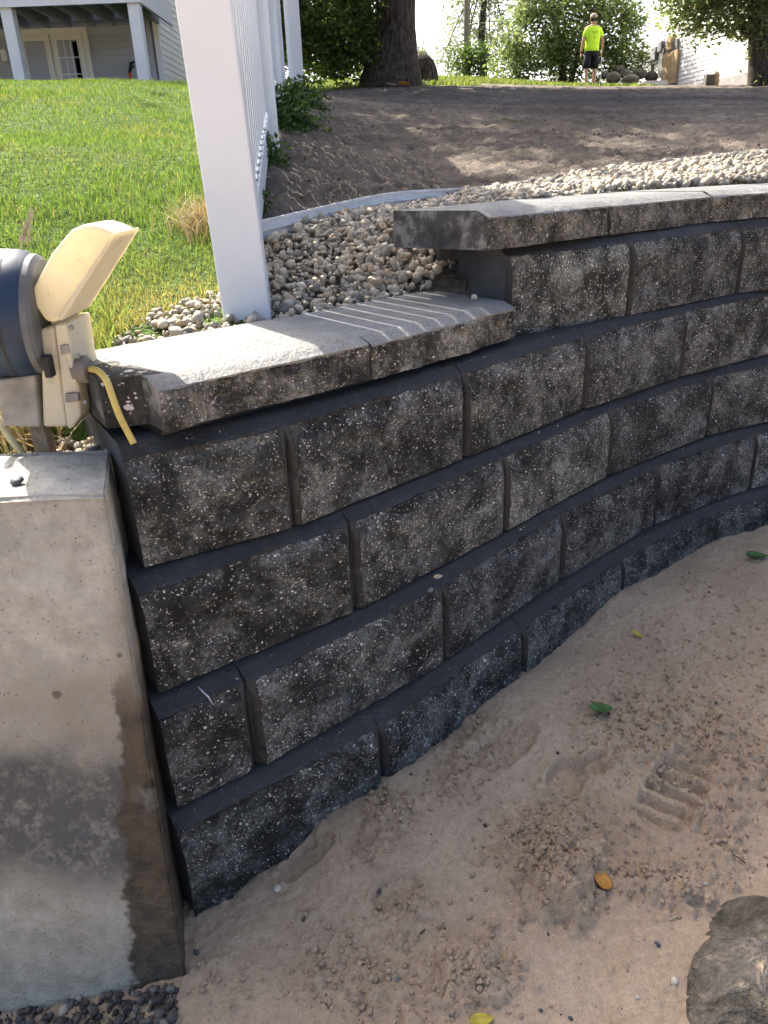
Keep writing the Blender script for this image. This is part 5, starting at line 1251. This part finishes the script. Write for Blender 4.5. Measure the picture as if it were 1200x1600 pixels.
q2 = at(1117, 122, 21.7); o = mesh_obj('stump', SHAPES[3] / np.abs(SHAPES[3]).max(0) * np.array([0.12, 0.12, 0.24]), IF, M['plywood'], None, smooth=True); o.location = (q2[0], q2[1], g1(q2[0], q2[1]) + 0.12); tag(o, 'tan rounded stump beside the squared stone block', 'stump')
# mounded round thing behind the large trunk
q = at(662, 128, 21.5); q[2] = g1(q[0], q[1])
rv, rf = IV, IF
o = mesh_obj('round_boulder', IV * (1 + 0.06 * fbm(IV[:, 0] * 2, IV[:, 1] * 2, IV[:, 2] * 2, seed=8))[:, None] * np.array([0.44, 0.42, 0.62]), IF, M['bark'], None, smooth=True)
md = o.modifiers.new('sub', 'SUBSURF'); md.levels = 1; md.render_levels = 2
o.location = (q[0] - 0.05, q[1], q[2] + 0.1); tag(o, 'rounded dark boulder leaning by the right side of the large trunk', 'boulder')

# ------------------------------------------------------------------ the man
pf = at(921, 136, 26.0); pz = g1(pf[0], pf[1]); HT = 1.78
SCALE_MAN = 1.05
man = thing('person', 'person in a neon yellow T-shirt, dark shorts and cap, seen from behind holding a stick', 'person', (pf[0], pf[1], pz + 0.0), 0.12)
man.scale = (SCALE_MAN,) * 3
M['skin'] = simple('skin', (0.45, 0.27, 0.19), 0.6, 0.3, 0.1, 10)
M['neon'] = NM('neon_shirt', 0.8, 0.2).fin((0.62, 0.95, 0.06))
M['shorts'] = simple('navy_shorts', (0.018, 0.02, 0.03), 0.85, 0.2, 0.2, 8)
M['capcloth'] = simple('tan_cap', (0.42, 0.34, 0.27), 0.8, 0.2, 0.1, 10)
M['print'] = simple('faded_shirt_print', (0.26, 0.42, 0.05), 0.8, 0.2, 0.2, 20)
M['shoe'] = simple('dark_shoe', (0.05, 0.045, 0.04), 0.8, 0.2, 0.2, 10)
def skin(name, V, E, Rr, mat, parent, sub=2, root=0):
    me = bpy.data.meshes.new(name); me.from_pydata([tuple(q) for q in V], E, []); me.update()
    o = link(bpy.data.objects.new(name, me), parent)
    me.materials.append(mat)
    md = o.modifiers.new('skin', 'SKIN'); md.use_smooth_shade = True
    if not me.skin_vertices: me.skin_vertices.new() if hasattr(me.skin_vertices, 'new') else None
    if len(me.skin_vertices):
        for i, q in enumerate(me.skin_vertices[0].data): q.radius = Rr[i] if hasattr(Rr[i], '__len__') else (Rr[i], Rr[i]); q.use_root = (i == root)
    s = o.modifiers.new('sub', 'SUBSURF'); s.levels = sub; s.render_levels = sub
    return o
def loft(name, rings, mat, parent, n=20, cap=True):
    """rings: (cx, cy, z, rx, ry)"""
    V, F = [], []
    for (cx, cy, z, rx, ry) in rings:
        for k in range(n):
            a = 2 * math.pi * k / n; V.append((cx + rx * math.copysign(abs(math.cos(a)) ** 0.85, math.cos(a)), cy + ry * math.sin(a), z))
    for i in range(len(rings) - 1):
        for k in range(n): F.append((i * n + k, i * n + (k + 1) % n, (i + 1) * n + (k + 1) % n, (i + 1) * n + k))
    if cap: F += [tuple(range(n))[::-1], tuple(range((len(rings) - 1) * n, len(rings) * n))]
    o = mesh_obj(name, V, F, mat, parent, smooth=True); return o
# body: joints of one continuous skeleton (metres, facing away from the camera = +y)
J = [(0, 0, 0.95), (0, 0.01, 1.12), (0, 0.0, 1.30), (0, -0.01, 1.44), (0, 0.0, 1.52), (0, 0.015, 1.60), (0, 0.02, 1.70),
     (-0.19, 0, 1.43), (-0.265, -0.02, 1.16), (-0.285, 0.05, 0.93), (-0.28, 0.07, 0.86),
     (0.19, 0, 1.43), (0.28, -0.01, 1.17), (0.345, 0.10, 0.98), (0.365, 0.14, 0.92),
     (-0.10, 0, 0.88), (-0.115, 0.02, 0.50), (-0.12, -0.02, 0.10), (-0.12, 0.12, 0.04),
     (0.10, 0, 0.88), (0.12, 0.03, 0.50), (0.135, 0.0, 0.10), (0.14, 0.13, 0.04)]
ED = [(0, 1), (1, 2), (2, 3), (3, 4), (4, 5), (5, 6), (3, 7), (7, 8), (8, 9), (9, 10), (3, 11), (11, 12), (12, 13), (13, 14), (0, 15), (15, 16), (16, 17), (17, 18), (0, 19), (19, 20), (20, 21), (21, 22)]
RD = [(0.15, 0.11), (0.14, 0.10), (0.16, 0.11), (0.13, 0.09), 0.055, 0.085, 0.08, 0.07, 0.05, 0.035, 0.03, 0.07, 0.05, 0.035, 0.03, 0.085, 0.06, 0.04, 0.035, 0.085, 0.06, 0.04, 0.035]
body = skin('body', J, ED, RD, M['skin'], man)
def fingers(c, sgn, parent, grip=False):
    V, E_, R2 = [tuple(c)], [], [0.03]
    for k in range(4):
        b = (c[0] + sgn * 0.004, c[1] + 0.03 - 0.02 * k, c[2] - 0.045); L = (0.03, 0.036, 0.034, 0.028)[k]
        m_ = (b[0] + (-sgn * 0.022 if grip else 0), b[1] + (0.01 if grip else 0.003), b[2] - L * (0.5 if grip else 1)); e = (m_[0] - sgn * (0.03 if grip else 0.01), m_[1] + 0.004, m_[2] - L * (0.1 if grip else 0.8))
        i = len(V); V += [b, m_, e]; E_ += [(0, i), (i, i + 1), (i + 1, i + 2)]; R2 += [0.011, 0.0095, 0.008]
    i = len(V); V += [(c[0] - sgn * 0.02, c[1] + 0.04, c[2] - 0.01), (c[0] - sgn * 0.035, c[1] + 0.055, c[2] - 0.045)]; E_ += [(0, i), (i, i + 1)]; R2 += [0.012, 0.009]
    return skin('hand', V, E_, R2, M['skin'], parent, 1)
fingers((-0.28, 0.075, 0.83), -1, body); fingers((0.37, 0.15, 0.90), 1, body, True)
shirt = loft('shirt', [(0, 0, 0.88, 0.205, 0.145), (0, 0, 0.98, 0.20, 0.14), (0, 0, 1.10, 0.195, 0.135), (0, 0, 1.24, 0.215, 0.14), (0, 0, 1.36, 0.235, 0.14), (0, 0, 1.43, 0.225, 0.125), (0, 0, 1.475, 0.16, 0.10), (0, 0, 1.51, 0.075, 0.07)], M['neon'], man)
for s, e in ((-1, J[8]), (1, J[12])):
    a = np.array([s * 0.15, 0, 1.42]); b = np.array(e); b = a + (b - a) * 0.78
    mb = MB(); mb.tube([a, a + (b - a) * 0.35, b], [0.085, 0.085, 0.078], 14); mb.build('sleeve', M['neon'], shirt, smooth=True)
mb = MB()
for z, w in ((1.33, 0.16), (1.30, 0.12), (1.22, 0.05), (1.18, 0.05)): mb.box((0, -0.1415 + 0.0, z), (w, 0.006, 0.014))
mb.build('back_print', M['print'], shirt)['kind'] = 'stuff'
sh_ = loft('shorts', [(0, 0, 0.74, 0.20, 0.135), (0, 0, 0.84, 0.205, 0.14), (0, 0, 0.93, 0.195, 0.135)], M['shorts'], man)
for s in (-1, 1):
    loft('short_leg', [(s * 0.115, 0.02, 0.46, 0.105, 0.11), (s * 0.11, 0.015, 0.60, 0.108, 0.115), (s * 0.10, 0.0, 0.78, 0.105, 0.125)], M['shorts'], sh_, 16)
    loft('shoe', [(s * 0.125, 0.05, 0.0, 0.05, 0.14), (s * 0.125, 0.05, 0.04, 0.052, 0.14), (s * 0.125, 0.0, 0.09, 0.045, 0.07)], M['shoe'], man, 14)
cp_ = loft('cap', [(0, 0.015, 1.68, 0.098, 0.112), (0, 0.015, 1.72, 0.098, 0.110), (0, 0.015, 1.76, 0.085, 0.095), (0, 0.015, 1.785, 0.055, 0.06), (0, 0.015, 1.795, 0.01, 0.01)], M['capcloth'], man)
loft('brim', [(0.03, 0.15, 1.685, 0.075, 0.075), (0.03, 0.15, 1.70, 0.075, 0.075)], M['capcloth'], cp_, 16)
loft('hair', [(0, 0.0, 1.60, 0.075, 0.085), (0, 0.01, 1.64, 0.092, 0.105), (0, 0.012, 1.69, 0.094, 0.108)], M['bark'], man)
hand = Matrix.Rotation(0.12, 3, 'Z') @ Vector((0.375, 0.17, 0.0)); sx_, sy_ = pf[0] + hand.x, pf[1] + hand.y
mb = MB(); mb.tube([(0.05, 0.0, -0.03), (-0.0, 0, 0.90), (-0.01, 0, 0.98)], [0.013, 0.013, 0.02], 8)
o = mb.build('walking_stick', M['joist'], None, smooth=True); o.location = (sx_, sy_, pz); tag(o, 'thin pale stick held upright in the right hand of the person', 'stick')

# ------------------------------------------------------------------ crumbs of sand and grit
I0, F0 = ico(1)
def crumbs(name, pos, size, mat, label, cat, rnd=None):
    n = len(pos); R = rot_rand(n); sh = I0[None] * (1 + 0.3 * RNG.normal(size=(n, len(I0)))).clip(0.5, 1.5)[..., None]
    V = np.einsum('nij,nvj->nvi', R, sh) * size[:, None, None] + pos[:, None, :]
    F = F0[None] + (np.arange(n) * len(I0))[:, None, None]
    r_ = RNG.uniform(size=n) if rnd is None else rnd
    o = mesh_obj(name, V.reshape(-1, 3), F.reshape(-1, 3), mat, attrs={'rnd': np.repeat(r_, len(I0)), 'damp': np.repeat(0.5 * RNG.uniform(size=n), len(I0))})
    return tag(o, label, cat, kind='stuff')
crumbs('gravel', FAR_G[0], FAR_G[1] * 1.15, M['gravel'], 'tan pebble strip running along behind the upper caps', 'gravel')
cp, cz = [], []
def zs_many(x, y): return SZ[np.clip(np.searchsorted(sy, y), 0, len(sy) - 1), np.clip(np.searchsorted(sx, x), 0, len(sx) - 1)]
for (px, py, sp, n, rm) in patches:
    c = spt(px, py); sg = sp * 0.75 / pxm(c[1], c[2]); m = int(n * 1.5)
    x = c[0] + RNG.normal(0, sg, m); y = c[1] + RNG.normal(0, sg * 0.9, m); cp.append(np.stack([x, y], 1)); cz.append(RNG.gamma(2.0, 0.0010, m).clip(0.0008, 0.006))
x = RNG.uniform(-0.35, 1.7, 3000); y = RNG.uniform(0.55, 2.4, 3000); ok = (y < wl(x) - 5 * SET * 1.38 - 0.0) & (fbm(x * 5, y * 5, seed=88) > -0.12); cp.append(np.stack([x, y], 1)[ok]); cz.append(RNG.gamma(2.0, 0.0006, int(ok.sum())).clip(0.0006, 0.004))
cp = np.concatenate(cp); cz = np.concatenate(cz); ok = cp[:, 1] < wl(cp[:, 0]) - 5 * SET * 1.3
cp, cz = cp[ok], cz[ok]
crumbs('sand_crumbs', np.column_stack([cp, zs_many(cp[:, 0], cp[:, 1]) + cz * 0.35]), cz, M['sand'], 'crumbs and clods of damp sand strewn over the sand', 'sand crumbs')
n = 150; x = RNG.uniform(-0.3, 1.6, n); y = RNG.uniform(0.6, 2.2, n); ok = y < wl(x) - 5 * SET * 1.4; x, y = x[ok], y[ok]; sz_ = RNG.gamma(2, 0.0008, len(x)).clip(0.0008, 0.004)
crumbs('grit', np.column_stack([x, y, zs_many(x, y) + sz_ * 0.4]), sz_, M['dark_gravel'], 'dark grit scattered on the sand', 'grit')
# grit lying on the ledges of the wall
q_ = []
for cn in 'ABCD':
    for _ in range(26):
        p_ = wpt(random.uniform(-0.35, 1.5), KO[cn] * SET + random.uniform(-0.008, 0.012)); q_.append((p_[0], p_[1], ZT[cn] - 0.004))
q_ = np.array(q_); crumbs('ledge_grit', q_, RNG.gamma(2, 0.0005, len(q_)).clip(0.0005, 0.0024), M['gravel'], 'fine pale grit caught on the ledges of the block wall', 'grit')

# clods lying on the topsoil
d_ = np.exp(RNG.uniform(math.log(2.3), math.log(20), 7000)); a_ = np.radians(RNG.uniform(-8, 34, 7000)); x, y = d_ * np.sin(a_), d_ * np.cos(a_)
ok = (x > fence_x(y) + 0.05) & (y > edge_y(x) + 0.03) & (y < 18) & (fbm(x * 1.3, y * 1.3, octv=3, seed=90) > 0.05); x, y, d_ = x[ok], y[ok], d_[ok]
sz_ = RNG.gamma(2.0, 0.0014, len(x)).clip(0.0015, 0.010) * (0.7 + 0.05 * d_)
crumbs('soil_clods', np.column_stack([x, y, G(x, y) + 0.004]), sz_, M['dirt'], 'clods of dark topsoil strewn over the bare slope', 'soil clods')

# twigs and straws
for (p0, p1, rad, lb) in (((262, 1565), (272, 1538), 0.0009, 'short straw by the dark stones at the concrete foot'), ((655, 1462), (676, 1446), 0.0012, 'thin dark twig on the smooth sand below centre'), ((1046, 1436), (1060, 1430), 0.0012, 'short pale straw above the mossy boulder'), ((500, 1568), (515, 1578), 0.0012, 'short dark twig near the bottom edge'), ((1130, 1330), (1165, 1350), 0.0010, 'thin twig on the sand right of the tread print')):
    a, b = spt(*p0), spt(*p1); a[2] = zsand(a[0], a[1]) + rad * 1.5; b[2] = zsand(b[0], b[1]) + rad * 1.5; m_ = (a + b) / 2 + np.array([0.002, 0.001, 0.002])
    mb = MB(); mb.tube(smooth_path([a, m_, b], 4), rad, 6); tag(mb.build('twig', M['stalk'] if 'straw' in lb else M['bark'], None, smooth=True), lb, 'twig', 'twigs on the sand')

# pale chalk mark left on the short cut block
p0, p1 = np.array(JT['C'][0]), np.array(JT['C'][1]); tt = (p1 - p0) / np.linalg.norm(p1 - p0); nn = np.array([tt[1], -tt[0]]); M['chalk'] = simple('blue_white_chalk', (0.42, 0.46, 0.54), 0.9, 0.1, 0.3, 90)
def cpt(u, off, dz): q = p0 + (p1 - p0) * u + nn * (off - 0.013); return (q[0], q[1], ZT['C'] + dz)
mb = MB(); mb.tube([cpt(0.50, 0.007, -0.004), cpt(0.53, 0.017, -0.0115), cpt(0.56, 0.0265, -0.0185), cpt(0.59, 0.0325, -0.034)], [0.0008, 0.0016, 0.0016, 0.0006], 6); mb.build('chalk_mark', M['chalk'], wall, smooth=True)
